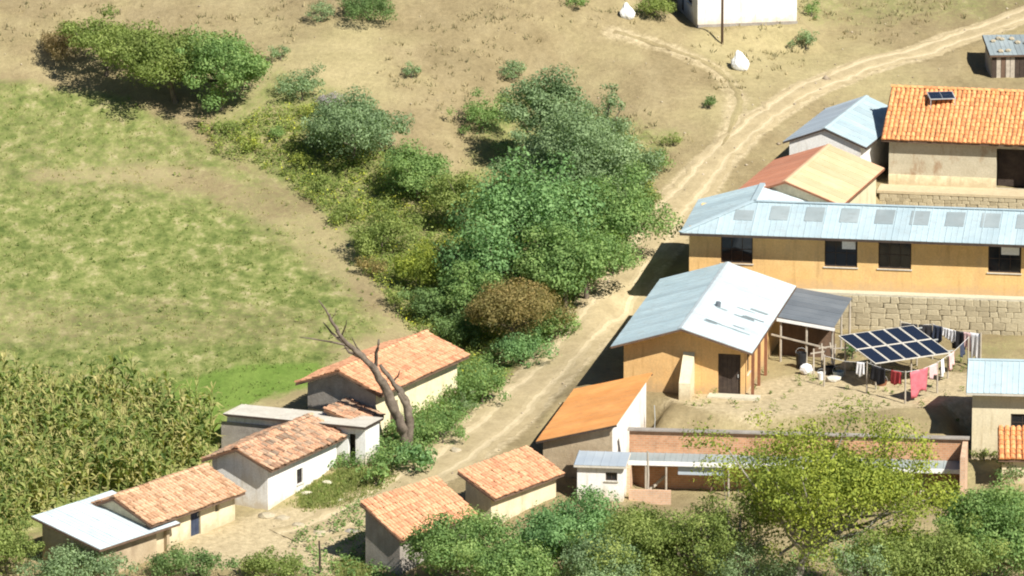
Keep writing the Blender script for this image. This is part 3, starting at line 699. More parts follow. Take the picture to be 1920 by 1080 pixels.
# ================================================================== GROUND
def wpoly(pts): return np.array([[q.x, q.y] for q in (at(x, y) for x, y in pts)])
def inpoly(X, Y, P):
    r = np.zeros(X.shape, bool); n = len(P)
    for i in range(n):
        x0, y0 = P[i]; x1, y1 = P[(i+1) % n]
        c = ((y0 > Y) != (y1 > Y)) & (X < (x1-x0)*(Y-y0)/(y1-y0+1e-12)+x0); r ^= c
    return r
def pdist(X, Y, P, closed=True):
    d = np.full(X.shape, 1e9); n = len(P)
    for i in range(n if closed else n-1):
        a = P[i]; b = P[(i+1) % n]; e = b-a; L = (e**2).sum()+1e-9
        t = np.clip(((X-a[0])*e[0]+(Y-a[1])*e[1])/L, 0, 1); d = np.minimum(d, np.hypot(X-a[0]-t*e[0], Y-a[1]-t*e[1]))
    return d
def soft(X, Y, P, blend):
    d = pdist(X, Y, P); s = np.where(inpoly(X, Y, P), d, -d); return sstep(-blend, blend, s)
def axis(lo, hi, st, far):
    a = np.arange(lo, hi+st/2, st); g = [];  x = st; c = hi
    while c < far: x *= 1.22; c += x; g.append(c)
    h = []; x = st; c = lo
    while c > -far: x *= 1.22; c -= x; h.append(c)
    return np.concatenate([h[::-1], a, g])
gx = axis(-36, 38, .4, 1500); gy = axis(-62, 92, .4, 1600)
GX, GY = np.meshgrid(gx, gy); GZ = ground(GX, GY)
rng = np.random.default_rng(5)
near = (np.abs(GX) < 45) & (GY > -75) & (GY < 100)
GZ = GZ+np.where(near, rng.normal(0, .018, GX.shape), 0)
def lumps(X, Y, sc, seed):
    r = np.random.default_rng(seed); z = 0
    for i in range(7):
        a = r.uniform(0, 6.28); k = sc*r.uniform(.6, 1.7); z = z+np.sin((X*math.cos(a)+Y*math.sin(a))*k+r.uniform(0, 6.28))
    return z/7
GZ = GZ+np.where(near, .05*lumps(GX, GY, 1.6, 1), 0)
FIELD = wpoly([(-400, 150), (60, 150), (230, 172), (330, 226), (440, 300), (560, 372), (640, 455), (705, 560), (770, 612), (640, 660), (600, 720), (420, 770), (400, 860), (240, 930), (60, 960), (-400, 1150)])
ROADP = wpoly([(540, 1010), (640, 975), (720, 930), (800, 885), (880, 835), (960, 765), (1040, 685), (1105, 610), (1165, 530), (1222, 450), (1270, 382), (1330, 312), (1400, 245), (1490, 182), (1600, 132), (1750, 88), (1920, 28), (2080, -30)])
PATHP = wpoly([(1335, 305), (1372, 240), (1385, 185), (1345, 130), (1260, 92), (1150, 60)])
band = {
 'olive': wpoly([(-300, 150), (250, 175), (300, 240), (240, 290), (-300, 300)]),
 'green1': wpoly([(-300, 350), (200, 365), (430, 395), (560, 470), (700, 580), (640, 600), (420, 575), (200, 565), (-300, 545)]),
 'straw': wpoly([(-300, 545), (200, 560), (420, 575), (620, 600), (700, 640), (520, 660), (250, 640), (-300, 655)]),
 'green2': wpoly([(-300, 650), (250, 640), (520, 640), (640, 660), (600, 720), (430, 770), (420, 860), (250, 940), (-300, 1150)]),
 'lush': wpoly([(300, 720), (430, 690), (600, 680), (610, 715), (430, 768), (410, 830), (330, 770)]),
 'lawn': wpoly([(560, 920), (640, 880), (740, 880), (730, 910), (640, 950), (560, 955)]),
 'lawn2': wpoly([(630, 1052), (680, 1045), (740, 1120), (640, 1140)]),
 'yardgrass': wpoly([(1500, 700), (1600, 715), (1700, 700), (1860, 620), (1930, 620), (1930, 660), (1800, 700), (1700, 755), (1500, 750)]),
 'gully': wpoly([(520, 120), (640, 170), (720, 270), (860, 320), (880, 200), (1000, 150), (1160, 210), (1290, 250), (1230, 340), (1200, 450), (1080, 600), (900, 770), (760, 860), (720, 900), (700, 870), (860, 700), (740, 600), (640, 470), (560, 380), (400, 290), (380, 220)]),
 'bare': wpoly([(230, 305), (400, 318), (520, 360), (620, 440), (700, 540), (760, 605), (720, 620), (640, 540), (540, 440), (400, 372), (230, 345), (60, 340), (60, 318)]),
 'upper': wpoly([(1400, -80), (2100, -80), (2100, 60), (1600, 60), (1400, 20)]),
}
def grassmask(X, Y):
    f = soft(X, Y, FIELD, 1.2)*.66
    g = np.maximum(f, soft(X, Y, band['olive'], 2.0)*.72)
    g = np.maximum(g, soft(X, Y, band['green1'], 2.4)*.92)
    g = np.maximum(g, soft(X, Y, band['green2'], 1.8)*.92)
    g = g*(1-.10*soft(X, Y, band['straw'], 2.0))-.30*soft(X, Y, band['bare'], .9)
    for k, v, bl in (('lawn', .85, .5), ('lawn2', .9, .6), ('yardgrass', .35, .8), ('gully', .55, 1.5), ('upper', .42, 4)):
        g = np.maximum(g, soft(X, Y, band[k], bl)*v)
    l = soft(X, Y, band['lush'], 1.2)
    return np.maximum(g, l), np.maximum(l, soft(X, Y, band['lawn'], .6)*.7)
G_, LSH = grassmask(GX, GY)
dr = pdist(GX, GY, ROADP, False); dp = pdist(GX, GY, PATHP, False)
RW_ = 1-.45*sstep(8, 24, GY)
RD = np.maximum(1-sstep(1.4, 2.5, dr/RW_), .6*(1-sstep(.4, 1.2, dp)))
YARD = wpoly([(340, 1000), (480, 960), (640, 940), (700, 930), (700, 1000), (640, 1080), (300, 1060)])
YD2 = wpoly([(1240, 760), (1400, 720), (1560, 690), (1840, 700), (1840, 790), (1400, 800)])
RD = np.maximum(RD, .8*soft(GX, GY, YARD, .8)); RD = np.maximum(RD, .95*soft(GX, GY, YD2, 1.0))
G_ = G_*(1-RD); LSH = LSH*(1-RD)
ny, nx = GX.shape
V_ = np.stack([GX, GY, GZ], -1).reshape(-1, 3); idx = np.arange(nx*ny).reshape(ny, nx)
Fq = np.stack([idx[:-1, :-1], idx[:-1, 1:], idx[1:, 1:], idx[1:, :-1]], -1).reshape(-1, 4)
# ---- soil material
m, t, b = newmat('hillside_soil'); MATS['soil'] = m
at_ = N(t, 'ShaderNodeAttribute', attribute_name='cover'); sp_ = N(t, 'ShaderNodeSeparateColor'); t.links.new(at_.outputs['Color'], sp_.inputs[0])
big = noise_out(t, .09, 6, .6); mid = noise_out(t, .5, 8, .70, stretch=(1, .55, 1)); fine = noise_out(t, 3.2, 6, .75); streak = noise_out(t, .35, 6, .65, stretch=(.45, 1.6, 1))
soil = ramp(t, [(.25, (.225, .18, .10)), (.5, (.295, .24, .138)), (.75, (.36, .30, .18))]); t.links.new(mid, soil.inputs[0])
soilb = ramp(t, [(.35, (.85, .84, .80)), (.65, (1.12, 1.10, 1.05))]); t.links.new(big, soilb.inputs[0])
c_soil = mixc(t, 1, soil.outputs[0], soilb.outputs[0], 'MULTIPLY')
dryg = ramp(t, [(.3, (.30, .27, .13)), (.7, (.45, .39, .21))]); t.links.new(streak, dryg.inputs[0])
dmask = ramp(t, [(.46, (0, 0, 0)), (.62, (.55, .55, .55))]); t.links.new(big, dmask.inputs[0])
c0 = mixc(t, dmask.outputs[0], c_soil, dryg.outputs[0])
grs = ramp(t, [(.32, (.09, .125, .032)), (.46, (.17, .205, .06)), (.56, (.25, .265, .095)), (.68, (.40, .36, .19))]); patch = noise_out(t, 1.5, 5, .7, stretch=(.8, .45, 1)); t.links.new(patch, grs.inputs[0])
def amount(src, nz, soft_=.22):
    su = N(t, 'ShaderNodeMath', operation='ADD'); t.links.new(src, su.inputs[0])
    mm = N(t, 'ShaderNodeMath', operation='MULTIPLY_ADD'); t.links.new(nz, mm.inputs[0]); mm.inputs[1].default_value = 1.5; mm.inputs[2].default_value = -.75
    t.links.new(mm.outputs[0], su.inputs[1])
    mr = N(t, 'ShaderNodeMapRange'); mr.interpolation_type = 'SMOOTHSTEP'; mr.inputs[1].default_value = .5-soft_; mr.inputs[2].default_value = .5+soft_
    t.links.new(su.outputs[0], mr.inputs[0]); return mr.outputs[0]
mxn = N(t, 'ShaderNodeMath', operation='ADD'); t.links.new(mid, mxn.inputs[0]); t.links.new(fine, mxn.inputs[1])
hlf = N(t, 'ShaderNodeMath', operation='MULTIPLY'); t.links.new(mxn.outputs[0], hlf.inputs[0]); hlf.inputs[1].default_value = .5
ga = amount(sp_.outputs[0], hlf.outputs[0], .3)
c1 = mixc(t, ga, c0, grs.outputs[0])
lu = ramp(t, [(.3, (.10, .17, .03)), (.7, (.19, .27, .06))]); t.links.new(mid, lu.inputs[0])
c2 = mixc(t, amount(sp_.outputs[2], mid, .25), c1, lu.outputs[0])
rdc = ramp(t, [(.3, (.40, .325, .195)), (.7, (.51, .425, .27))]); t.links.new(fine, rdc.inputs[0])
c3 = mixc(t, amount(sp_.outputs[1], hlf.outputs[0], .3), c2, rdc.outputs[0])
fn = ramp(t, [(.3, (.72, .72, .72)), (.7, (1.18, 1.18, 1.18))]); t.links.new(fine, fn.inputs[0])
c4 = mixc(t, .75, c3, fn.outputs[0], 'MULTIPLY')
t.links.new(c4, b.inputs['Base Color']); b.inputs['Roughness'].default_value = 1; b.inputs['Specular IOR Level'].default_value = .1
bump(t, b, hlf.outputs[0], .7, .25)
gr = npmesh('ground', V_, Fq, np.zeros(len(Fq)), m)
ca = gr.data.attributes.new('cover', 'FLOAT_COLOR', 'POINT')
C4 = np.stack([G_, RD, LSH, np.ones_like(G_)], -1).reshape(-1, 4).astype(np.float32); ca.data.foreach_set('color', C4.ravel())
gr.data.polygons.foreach_set('use_smooth', np.ones(len(Fq), bool)); gr['kind'] = 'structure'
# exact height of the sheet as built
def sheetz(x, y):
    i = np.clip(np.searchsorted(gx, x)-1, 0, nx-2); j = np.clip(np.searchsorted(gy, y)-1, 0, ny-2)
    fx = (x-gx[i])/(gx[i+1]-gx[i]); fy = (y-gy[j])/(gy[j+1]-gy[j])
    return (GZ[j, i]*(1-fx)+GZ[j, i+1]*fx)*(1-fy)+(GZ[j+1, i]*(1-fx)+GZ[j+1, i+1]*fx)*fy
# ---- the dirt road: worn strip with two wheel tracks, uneven edges
def resample(P, st):
    out = [P[0]]; 
    for i in range(len(P)-1):
        p0 = P[max(i-1, 0)]; p1 = P[i]; p2 = P[i+1]; p3 = P[min(i+2, len(P)-1)]
        n = max(1, int(np.hypot(*(p2-p1))/st))
        for k in range(1, n+1):
            u = k/n; out.append(.5*((2*p1)+(-p0+p2)*u+(2*p0-5*p1+4*p2-p3)*u*u+(-p0+3*p1-3*p2+p3)*u**3))
    return np.array(out)
m, t, b = newmat('road_dirt')
f1 = noise_out(t, 1.1, 6, .65); f2 = noise_out(t, 6, 5, .75)
r1 = ramp(t, [(.3, (.34, .275, .16)), (.7, (.45, .37, .225))]); t.links.new(f1, r1.inputs[0])
rut = N(t, 'ShaderNodeAttribute', attribute_name='v'); rn = noise_out(t, .5, 4, .6); mm = N(t, 'ShaderNodeMath', operation='MULTIPLY'); t.links.new(rut.outputs['Fac'], mm.inputs[0]); t.links.new(rn, mm.inputs[1])
mr = N(t, 'ShaderNodeMapRange'); mr.inputs[1].default_value = .12; mr.inputs[2].default_value = .5; t.links.new(mm.outputs[0], mr.inputs[0])
r2 = ramp(t, [(.3, (.8, .8, .8)), (.7, (1.12, 1.12, 1.12))]); t.links.new(f2, r2.inputs[0])
t.links.new(mixc(t, .9, mixc(t, mr.outputs[0], r1.outputs[0], (.54, .45, .29)), r2.outputs[0], 'MULTIPLY'), b.inputs['Base Color']); b.inputs['Roughness'].default_value = 1; b.inputs['Specular IOR Level'].default_value = .1
bump(t, b, f2, .5, .06); M_road = m
def strip(name, P, half, wob, seed, cols=14, lift=.02, mat_=None):
    C = resample(P, .45); T_ = np.gradient(C, axis=0); T_ /= np.hypot(T_[:, 0], T_[:, 1])[:, None]; Nn = np.stack([-T_[:, 1], T_[:, 0]], -1)
    rs = np.random.default_rng(seed); s = np.arange(len(C))
    def wv(k): return wob*(np.sin(s*.31+k)+.7*np.sin(s*.83+2*k)+.6*np.sin(s*1.9+3*k)+rs.normal(0, .55, len(C)))*.4
    hf = half*(1-.42*sstep(8, 24, C[:, 1])); l = hf+wv(1.1); r = hf+wv(4.2); V = []
    for j in range(cols+1):
        q = -1+2*j/cols; off = np.where(q < 0, q*l, q*r)
        p = C+Nn*off[:, None]; z = sheetz(p[:, 0], p[:, 1])+lift*(1-abs(q)**6)-.004-.03*np.exp(-((abs(q)-.5)/.14)**2)+.02
        V.append(np.stack([p[:, 0], p[:, 1], z], -1))
    V = np.stack(V, 1); n = len(C); ii = np.arange(n*(cols+1)).reshape(n, cols+1)
    Fq = np.stack([ii[:-1, :-1], ii[:-1, 1:], ii[1:, 1:], ii[1:, :-1]], -1).reshape(-1, 4)
    qc = np.abs(-1+2*(np.arange(cols)+.5)/cols); vv = np.exp(-((qc-.52)/.17)**2)
    o = npmesh(name, V.reshape(-1, 3), Fq[:, ::-1], np.tile(vv, n-1), mat_ or M_road); o['kind'] = 'structure'
    o.data.polygons.foreach_set('use_smooth', np.ones(len(Fq), bool)); return o
strip('road', ROADP, 1.6, .34, 3, lift=.03)
strip('path', PATHP, .32, .15, 6, 5, lift=.02, mat_=MATS['soil'])
# ================================================================== VEGETATION
PAL = {
 'dark': [(.035, .06, .022), (.075, .115, .04), (.11, .16, .06)],
 'mid': [(.05, .09, .03), (.10, .155, .05), (.16, .21, .075)],
 'bright': [(.05, .10, .04), (.10, .175, .066), (.165, .255, .105)],
 'grey': [(.06, .09, .044), (.11, .155, .078), (.17, .22, .115)],
 'olive': [(.07, .10, .026), (.13, .165, .046), (.195, .225, .072)],
 'yellow': [(.07, .10, .022), (.16, .19, .032), (.25, .265, .045)],
 'brown': [(.10, .075, .035), (.17, .13, .065), (.23, .18, .09)],
 'russet': [(.09, .085, .03), (.16, .13, .05), (.24, .17, .07)],
 'flower': [(.10, .14, .035), (.17, .20, .05), (.20, .22, .05), (.55, .42, .03)],
 'lilac': [(.10, .12, .07), (.20, .18, .20), (.34, .29, .36)],
}
PAL = {k: [tuple(min(.8, x*(2.15 if k in ('grey', 'mid', 'dark') else 1.85)) for x in c) for c in v] for k, v in PAL.items()}
M_LEAF = {k: attr_mat('leaves_'+k, v, .38, .75, .2, 4) for k, v in PAL.items()}
def leafset(P, Nn, size, rng, aspect=.55):
    """rhombic leaves at points P with normals Nn"""
    n = len(P); Nn = Nn/np.linalg.norm(Nn, axis=1)[:, None]
    r = rng.normal(size=(n, 3)); a = np.cross(Nn, r); a /= np.linalg.norm(a, axis=1)[:, None]+1e-9; b = np.cross(Nn, a)
    L = size*(.45+1.1*rng.uniform(0, 1, n)**1.6)[:, None]; a = a*L*.5; b = b*L*.5*aspect
    fold = Nn*L*.10
    V = np.stack([P-a, P-b+fold, P+a, P+b+fold], 1).reshape(-1, 3)
    return V, np.arange(4*n).reshape(n, 4)
def crown_mesh(name, parent, rad, pal, leaf, dens, seed, clumps=None, open_=0., flat=.8, zmin=None, off=(0, 0, 0), lean=0, fill=.25):
    rng = np.random.default_rng(seed); rx, ry, rz = rad; rm = (rx*ry*rz)**(1/3)
    K = clumps or int(np.clip(10+9*rm*rm, 12, 90))
    d = rng.normal(size=(K, 3)); d[:, 2] = np.abs(d[:, 2])*1.0-.35; d /= np.linalg.norm(d, axis=1)[:, None]
    fr = rng.uniform(.3, 1.1, K)**.7
    ph = rng.uniform(0, 6.28, 6); lob = 1+.20*np.sin(3.1*d[:, 0]+ph[0]+2*d[:, 2])+.16*np.sin(4.3*d[:, 1]+ph[1])+.18*np.sin(5.2*d[:, 2]+ph[2]+2.5*d[:, 0])     # uneven lobes
    C = d*(fr*lob)[:, None]*np.array([rx, ry, rz])*.82
    rc = rm*(.14+.30*rng.uniform(0, 1, K)**1.3)*(1-.35*open_)*np.clip(22/K, .5, 1.1)**.33
    cv = rng.uniform(0, 1, K); area = (rc**2).sum()*4*math.pi
    n = int(dens*area/(leaf*leaf*.4)*.5*(1-.3*open_)); n = min(int(n*1.25), 46000)
    w = rc**2/(rc**2).sum(); ci = rng.choice(K, n, p=w)
    dd = rng.normal(size=(n, 3)); dd /= np.linalg.norm(dd, axis=1)[:, None]
    rr = rng.uniform(0, 1, n)**(.36)*(1+np.abs(rng.normal(0, .10, n))+np.where(rng.uniform(0, 1, n) < .06, rng.uniform(.1, .6, n), 0))
    P = C[ci]+dd*(rr*rc[ci])[:, None]*np.array([1.08, 1.08, flat])
    nf = int(n*fill)                                  # thin filling inside the crown
    f = rng.normal(size=(nf, 3)); f /= np.linalg.norm(f, axis=1)[:, None]; f = f*(rng.uniform(0, 1, nf)**.4)[:, None]*np.array([rx, ry, rz])*.86
    P = np.concatenate([P, f]); Nn = np.concatenate([dd, f/rm])+rng.normal(0, .55, (len(P), 3))+np.array([0, 0, .35])
    val = np.concatenate([.55*cv[ci]+.45*rng.uniform(0, 1, n), rng.uniform(0, .7, nf)])
    P = P+np.array(off)
    if zmin is not None:
        k = P[:, 2] > zmin; P, Nn, val = P[k], Nn[k], val[k]
    V, Fq = leafset(P, Nn, leaf*.92, rng)
    return npmesh(name, V, Fq, val, M_LEAF[pal], parent), C+np.array(off), rc
def tree(name, label, cat, base, cen, rx, ry, pal, leaf=.2, dens=1.0, seed=0, open_=0., trunk=.14, group=None, bark=None, limbs=16, depth=1.0, clumps=None, lean=(0, 0), flat=.8, fill=.14):
    p = at(*base); c = aty(cen[0], cen[1], p.y); s = pxm(p); c = c-p
    root = empty(name, p); tag(root, label, cat, group)
    rad = (rx*1.1/s, rx*1.1/s*depth, ry*1.08/s)
    o, C, rc = crown_mesh('crown' if cat == 'tree' else 'foliage', root, rad, pal, leaf, dens, seed, clumps, open_, flat, .03, (c.x, 0, c.z), fill=fill)
    rs = random.Random(seed+99); mb = MB(); H = c.z; cx = c.x
    def bend(q, k): return Vector(q)+Vector((rs.uniform(-k, k), rs.uniform(-k, k), rs.uniform(-k, k)*.5))
    top = Vector((cx*.9, 0, H)); fork = Vector((cx*.35, 0, H*.5))
    mid = bend(fork*.5, trunk*.8)
    mb.tube([(0, 0, -.35), (0, 0, .02), mid, fork, bend(fork.lerp(top, .5), trunk), top], [trunk*1.35, trunk*1.15, trunk*.95, trunk*.8, trunk*.55, trunk*.25], 8)
    t_ = mb.build('trunk' if cat == 'tree' else 'stem', bark or M_bark, root, smooth=True)
    idx = list(range(len(C))); rs.shuffle(idx)
    for i in idx[:limbs]:
        q = Vector(C[i]); st = fork.lerp(top, rs.uniform(0, .7)); m_ = bend(st.lerp(q, .5)+Vector((0, 0, -.1*rad[2])), .12*rad[0])
        l = MB(); l.tube([st, m_, q], [trunk*.45, trunk*.3, trunk*.1], 5, cap=False); l.build('limb', bark or M_bark, root, smooth=True)
    return root
def bush(name, label, px, rx, ry, pal, leaf=.13, dens=1.0, seed=0, group=None, cat='shrub', open_=0, depth=1.0):
    """low shrub: px = centre of foliage, standing on the ground below it"""
    b = (px[0], px[1]+ry*.78)
    return tree(name, label, cat, b, px, rx, ry, pal, leaf, dens, seed, open_, .05, group, limbs=4, depth=depth)

T = tree
M_bark_pale = surf('pale_bark', (.20, .18, .15), (.36, .33, .28), 3, .95, bumps=.8)
# top left row
bush('shrub', 'rusty brown bare-looking shrub at the end of the hedge below the bare hill', (118, 76), 46, 36, 'brown', .12, .9, 1)
T('olive_tree', 'olive-green spreading tree between the brown shrub and the big rounded tree', 'tree', (200, 142), (198, 72), 86, 44, 'olive', .17, 1.0, 2, trunk=.12, depth=.8)
T('field_tree', 'broad yellow-green rounded tree with leaning trunk at the field top', 'tree', (330, 192), (305, 110), 112, 60, 'olive', .18, 1.05, 3, trunk=.16, depth=.8)
T('field_tree', 'dense green tree casting a wide dark shadow on the field edge', 'tree', (412, 206), (415, 125), 86, 76, 'mid', .18, 1.1, 4, trunk=.17, depth=.9)
bush('shrub', 'small grey-green shrub on bare soil beyond the dense field tree', (526, 98), 20, 18, 'grey', .11, 1, 5)
bush('shrub', 'loose dark green bush beside the dense field tree', (566, 160), 44, 36, 'grey', .13, .9, 6, open_=.4)
bush('flowering_shrub', 'pale lilac flowering shrub above the gully bushes', (628, 196), 36, 26, 'lilac', .11, .9, 7)
bush('flowering_shrub', 'yellow flowering shrub beside the lilac one', (578, 205), 22, 20, 'flower', .10, .9, 8)
T('gully_bush', 'wide dark bush with deep shade under it in the upper gully', 'tree', (668, 306), (655, 245), 96, 56, 'grey', .16, 1.1, 9, trunk=.12)
T('gully_bush', 'round bushy tree below the wide dark bush in the gully', 'tree', (786, 376), (778, 322), 74, 54, 'mid', .15, 1.1, 10, trunk=.11)
bush('shrub', 'round lone shrub on the open bare hill', (771, 133), 20, 17, 'grey', .11, 1.1, 11)
bush('shrub', 'spindly shrub above the long gully bush', (962, 132), 24, 22, 'grey', .11, 1, 12)
bush('shrub', 'elongated gully bush on the bare slope left of the tall dark trees', (905, 215), 48, 44, 'mid', .13, 1, 13, open_=.2)
bush('shrub', 'low bush at the foot of the bare slope beside the tall dark trees', (950, 278), 30, 24, 'grey', .12, 1, 14)
# central grove
T('tall_tree', 'tall dark grey-green tree with pointed top in the grove', 'tree', (1040, 330), (1020, 222), 66, 96, 'grey', .17, 1.15, 15, trunk=.16)
T('tall_tree', 'slim dark tree at the road side of the grove top', 'tree', (1130, 330), (1128, 232), 46, 66, 'grey', .16, 1.1, 16, trunk=.13)
T('tall_tree', 'broad grey-green tree in the middle of the grove', 'tree', (1100, 420), (1090, 312), 120, 92, 'grey', .18, 1.2, 17, trunk=.18)
T('road_tree', 'dense tree along the road edge of the grove', 'tree', (1150, 510), (1142, 412), 96, 96, 'mid', .17, 1.2, 18, trunk=.17)
T('leafy_tree', 'bright green leafy tree at the heart of the grove', 'tree', (965, 560), (985, 405), 122, 96, 'bright', .22, 1.0, 19, trunk=.2, flat=1.3, clumps=46, fill=.08)
T('leafy_tree', 'lower bright green leafy tree beside the yellow shrub', 'tree', (930, 590), (915, 480), 92, 84, 'bright', .22, 1.0, 20, trunk=.18, flat=1.3, clumps=34, fill=.08)
T('grove_tree', 'dark tree filling the grove between leafy tree and road', 'tree', (1060, 590), (1060, 495), 82, 76, 'mid', .19, 1.15, 21, trunk=.15)
T('russet_tree', 'low round russet-tinged tree at the foot of the grove', 'tree', (962, 655), (960, 580), 88, 58, 'russet', .15, 1.15, 22, trunk=.15)
T('grove_tree', 'shaded bushy tree behind the bright leafy tree', 'tree', (872, 440), (862, 372), 62, 56, 'olive', .16, 1, 23, trunk=.11)
bush('shrub', 'yellow-flowered shrub at the edge of the pale field', (788, 505), 50, 56, 'yellow', .14, 1, 24)
bush('shrub', 'olive shrub spreading left of the yellow-flowered one', (716, 440), 66, 50, 'olive', .14, .9, 25, open_=.3)
bush('shrub', 'dull green bush beneath the yellow-flowered shrub', (800, 575), 46, 40, 'dark', .15, 1.1, 26)
bush('shrub', 'dark bush in deep shade above the roadside cottage', (862, 615), 50, 36, 'dark', .15, 1.1, 27)
bush('shrub', 'roadside bush where the grove thins towards the upper road', (1228, 305), 34, 26, 'mid', .13, 1, 28)
bush('shrub', 'scraggly bush on the bank beside the road bend', (1218, 375), 34, 34, 'olive', .13, .8, 29, open_=.4)
bush('shrub', 'bright roadside bush below the russet tree', (1040, 610), 44, 34, 'mid', .15, 1, 30)
bush('shrub', 'leafy roadside bush between russet tree and the roadside cottage', (980, 655), 52, 36, 'bright', .14, 1, 31)
bush('shrub', 'dark leafy bush against the corner of the roadside cottage', (905, 725), 46, 42, 'mid', .14, 1, 32)
bush('shrub', 'pale dried bush against the lit wall of the roadside cottage', (868, 755), 30, 26, 'grey', .11, .7, 33, open_=.5)
bush('broadleaf_plant', 'broad-leaved green plant at the foot of the dead tree', (775, 858), 46, 30, 'bright', .22, .8, 34)
bush('broadleaf_plant', 'dark broad-leaved plant between the dead tree and the road', (705, 892), 34, 22, 'mid', .22, .8, 35)
bush('shrub', 'weedy green bush on the verge beside the roadside cottage', (830, 808), 46, 30, 'mid', .13, .8, 36, open_=.2)
# hill shrubs
bush('shrub', 'spiky lone shrub below the blank white building', (1511, 76), 24, 18, 'grey', .11, 1, 37)
bush('shrub', 'small dark shrub beside the fork of road and path', (1330, 190), 17, 15, 'dark', .11, 1, 38)
bush('shrub', 'green shrub at the right corner of the blank white building', (1522, 16), 18, 20, 'mid', .11, 1, 39)
bush('shrub', 'dark clump of shrubs on the hill crest', (690, 14), 52, 24, 'dark', .12, 1, 40)
bush('shrub', 'grey scrub bush near the hill crest clump', (602, 22), 30, 24, 'grey', .11, .8, 41, open_=.4)
bush('shrub', 'low green shrub left of the white rock by the white building', (1080, 2), 30, 10, 'mid', .11, 1, 42)
bush('shrub', 'leafy bush in the shadow beside the white building', (1228, 14), 34, 24, 'olive', .12, 1, 43)
# foreground
T('round_tree', 'round green tree in front of the steep-roofed tile hut', 'tree', (860, 1130), (858, 1026), 96, 68, 'mid', .16, 1.15, 44, trunk=.17)
T('foreground_tree', 'blue-green bushy tree below the tiled hut by the adobe house', 'tree', (1060, 1130), (1068, 1008), 104, 74, 'bright', .16, 1.15, 45, trunk=.17)
T('foreground_tree', 'dull olive tree beneath the tiny white hut', 'tree', (1225, 1150), (1222, 1035), 124, 84, 'olive', .15, 1.0, 46, trunk=.15, open_=.2)
T('foreground_tree', 'dark green tree in front of the tiled shed', 'tree', (1870, 1150), (1862, 1000), 108, 98, 'mid', .17, 1.2, 47, trunk=.2)
T('foreground_tree', 'tangled olive-green tree at the foot of the yellow-green tree', 'tree', (1700, 1180), (1690, 1058), 116, 74, 'olive', .15, .9, 48, trunk=.15, open_=.4)
T('foreground_tree', 'thin grey-green tree with bare twigs beside the yellow-green tree', 'tree', (1370, 1160), (1370, 1055), 116, 72, 'grey', .13, .8, 49, trunk=.13, open_=.7, limbs=24, bark=M_bark_pale)
YG = T('yellow_green_tree', 'big airy yellow-green tree with forked grey trunk before the brick shed', 'tree', (1478, 1165), (1565, 920), 222, 168, 'yellow', .17, 1.05, 50, trunk=.24, open_=.6, limbs=70, clumps=150, fill=.05, depth=.7, bark=M_bark_pale)
T('airy_tree', 'sparse grey-green tree partly veiling the yellow-green tree trunk', 'tree', (1400, 1165), (1385, 975), 112, 96, 'olive', .14, .55, 51, trunk=.10, open_=.8, fill=.1, depth=.6, limbs=24, bark=M_bark_pale)
T('foreground_tree', 'mid-green tree filling the gap below the pink-tiled hut', 'tree', (950, 1180), (948, 1062), 96, 60, 'mid', .16, 1.1, 151, trunk=.15)
T('foreground_tree', 'grey-green tree below the blue-green bushy one', 'tree', (1140, 1190), (1140, 1066), 92, 58, 'grey', .15, 1.1, 152, trunk=.15)
T('foreground_tree', 'brownish olive tree below the low brick wall', 'tree', (1300, 1170), (1300, 1010), 92, 64, 'olive', .15, .8, 153, trunk=.13, open_=.4)
T('foreground_tree', 'half-bare brown-green tree around the forked trunk', 'tree', (1625, 1200), (1625, 1064), 84, 52, 'grey', .14, .6, 154, trunk=.14, open_=.6, limbs=30, bark=M_bark_pale)
T('foreground_tree', 'yellowish tree between the forked trunk and the dark green tree', 'tree', (1775, 1190), (1770, 1050), 96, 80, 'olive', .15, .9, 155, trunk=.14, open_=.3)
T('foreground_tree', 'deep green tree joined to the dark one by the tiled shed', 'tree', (1925, 1140), (1925, 985), 80, 80, 'mid', .16, 1.1, 156, trunk=.16)
T('foreground_tree', 'small green tree at the lit wall below the tiled hut', 'tree', (1010, 1090), (1005, 1030), 56, 40, 'bright', .15, 1.1, 157, trunk=.11)
T('grove_tree', 'grey-green tree between the slim dark tree and the road bank', 'tree', (1190, 400), (1180, 322), 62, 62, 'grey', .16, 1.1, 158, trunk=.12)
T('grove_tree', 'grey-green tree linking the pointed tree to the broad one', 'tree', (1000, 390), (1010, 300), 62, 62, 'grey', .16, 1.1, 159, trunk=.12)
T('grove_tree', 'leafy green tree above the road in the lower grove', 'tree', (1100, 560), (1105, 480), 76, 66, 'mid', .18, 1.1, 160, trunk=.13)
T('grove_tree', 'shady green tree beneath the lower leafy tree', 'tree', (880, 620), (872, 548), 60, 56, 'mid', .17, 1.1, 161, trunk=.12)
bush('shrub', 'dark bushes hiding the foot of the zinc-roofed shed', (150, 1062), 120, 40, 'grey', .14, 1, 52, depth=.6)
bush('shrub', 'low scrub in front of the brown-tiled cottage', (350, 1062), 110, 34, 'dark', .14, 1, 53, depth=.6)
bush('shrub', 'low olive thicket beside the path post below the white cottage', (515, 1062), 78, 32, 'olive', .13, 1, 54, depth=.6)
bush('shrub', 'yellowing bush at the maize edge beside the zinc shed', (12, 1030), 60, 60, 'olive', .14, 1, 55)
bush('shrub', 'small shrub growing under the solar array', (1598, 655), 22, 24, 'bright', .12, 1, 56)
bush('shrub', 'low weeds against the wall of the cream house', (1845, 852), 26, 14, 'olive', .10, .9, 57)
bush('shrub', 'dark bush below the tiled shed roof', (1898, 880), 34, 26, 'dark', .13, 1.1, 58)
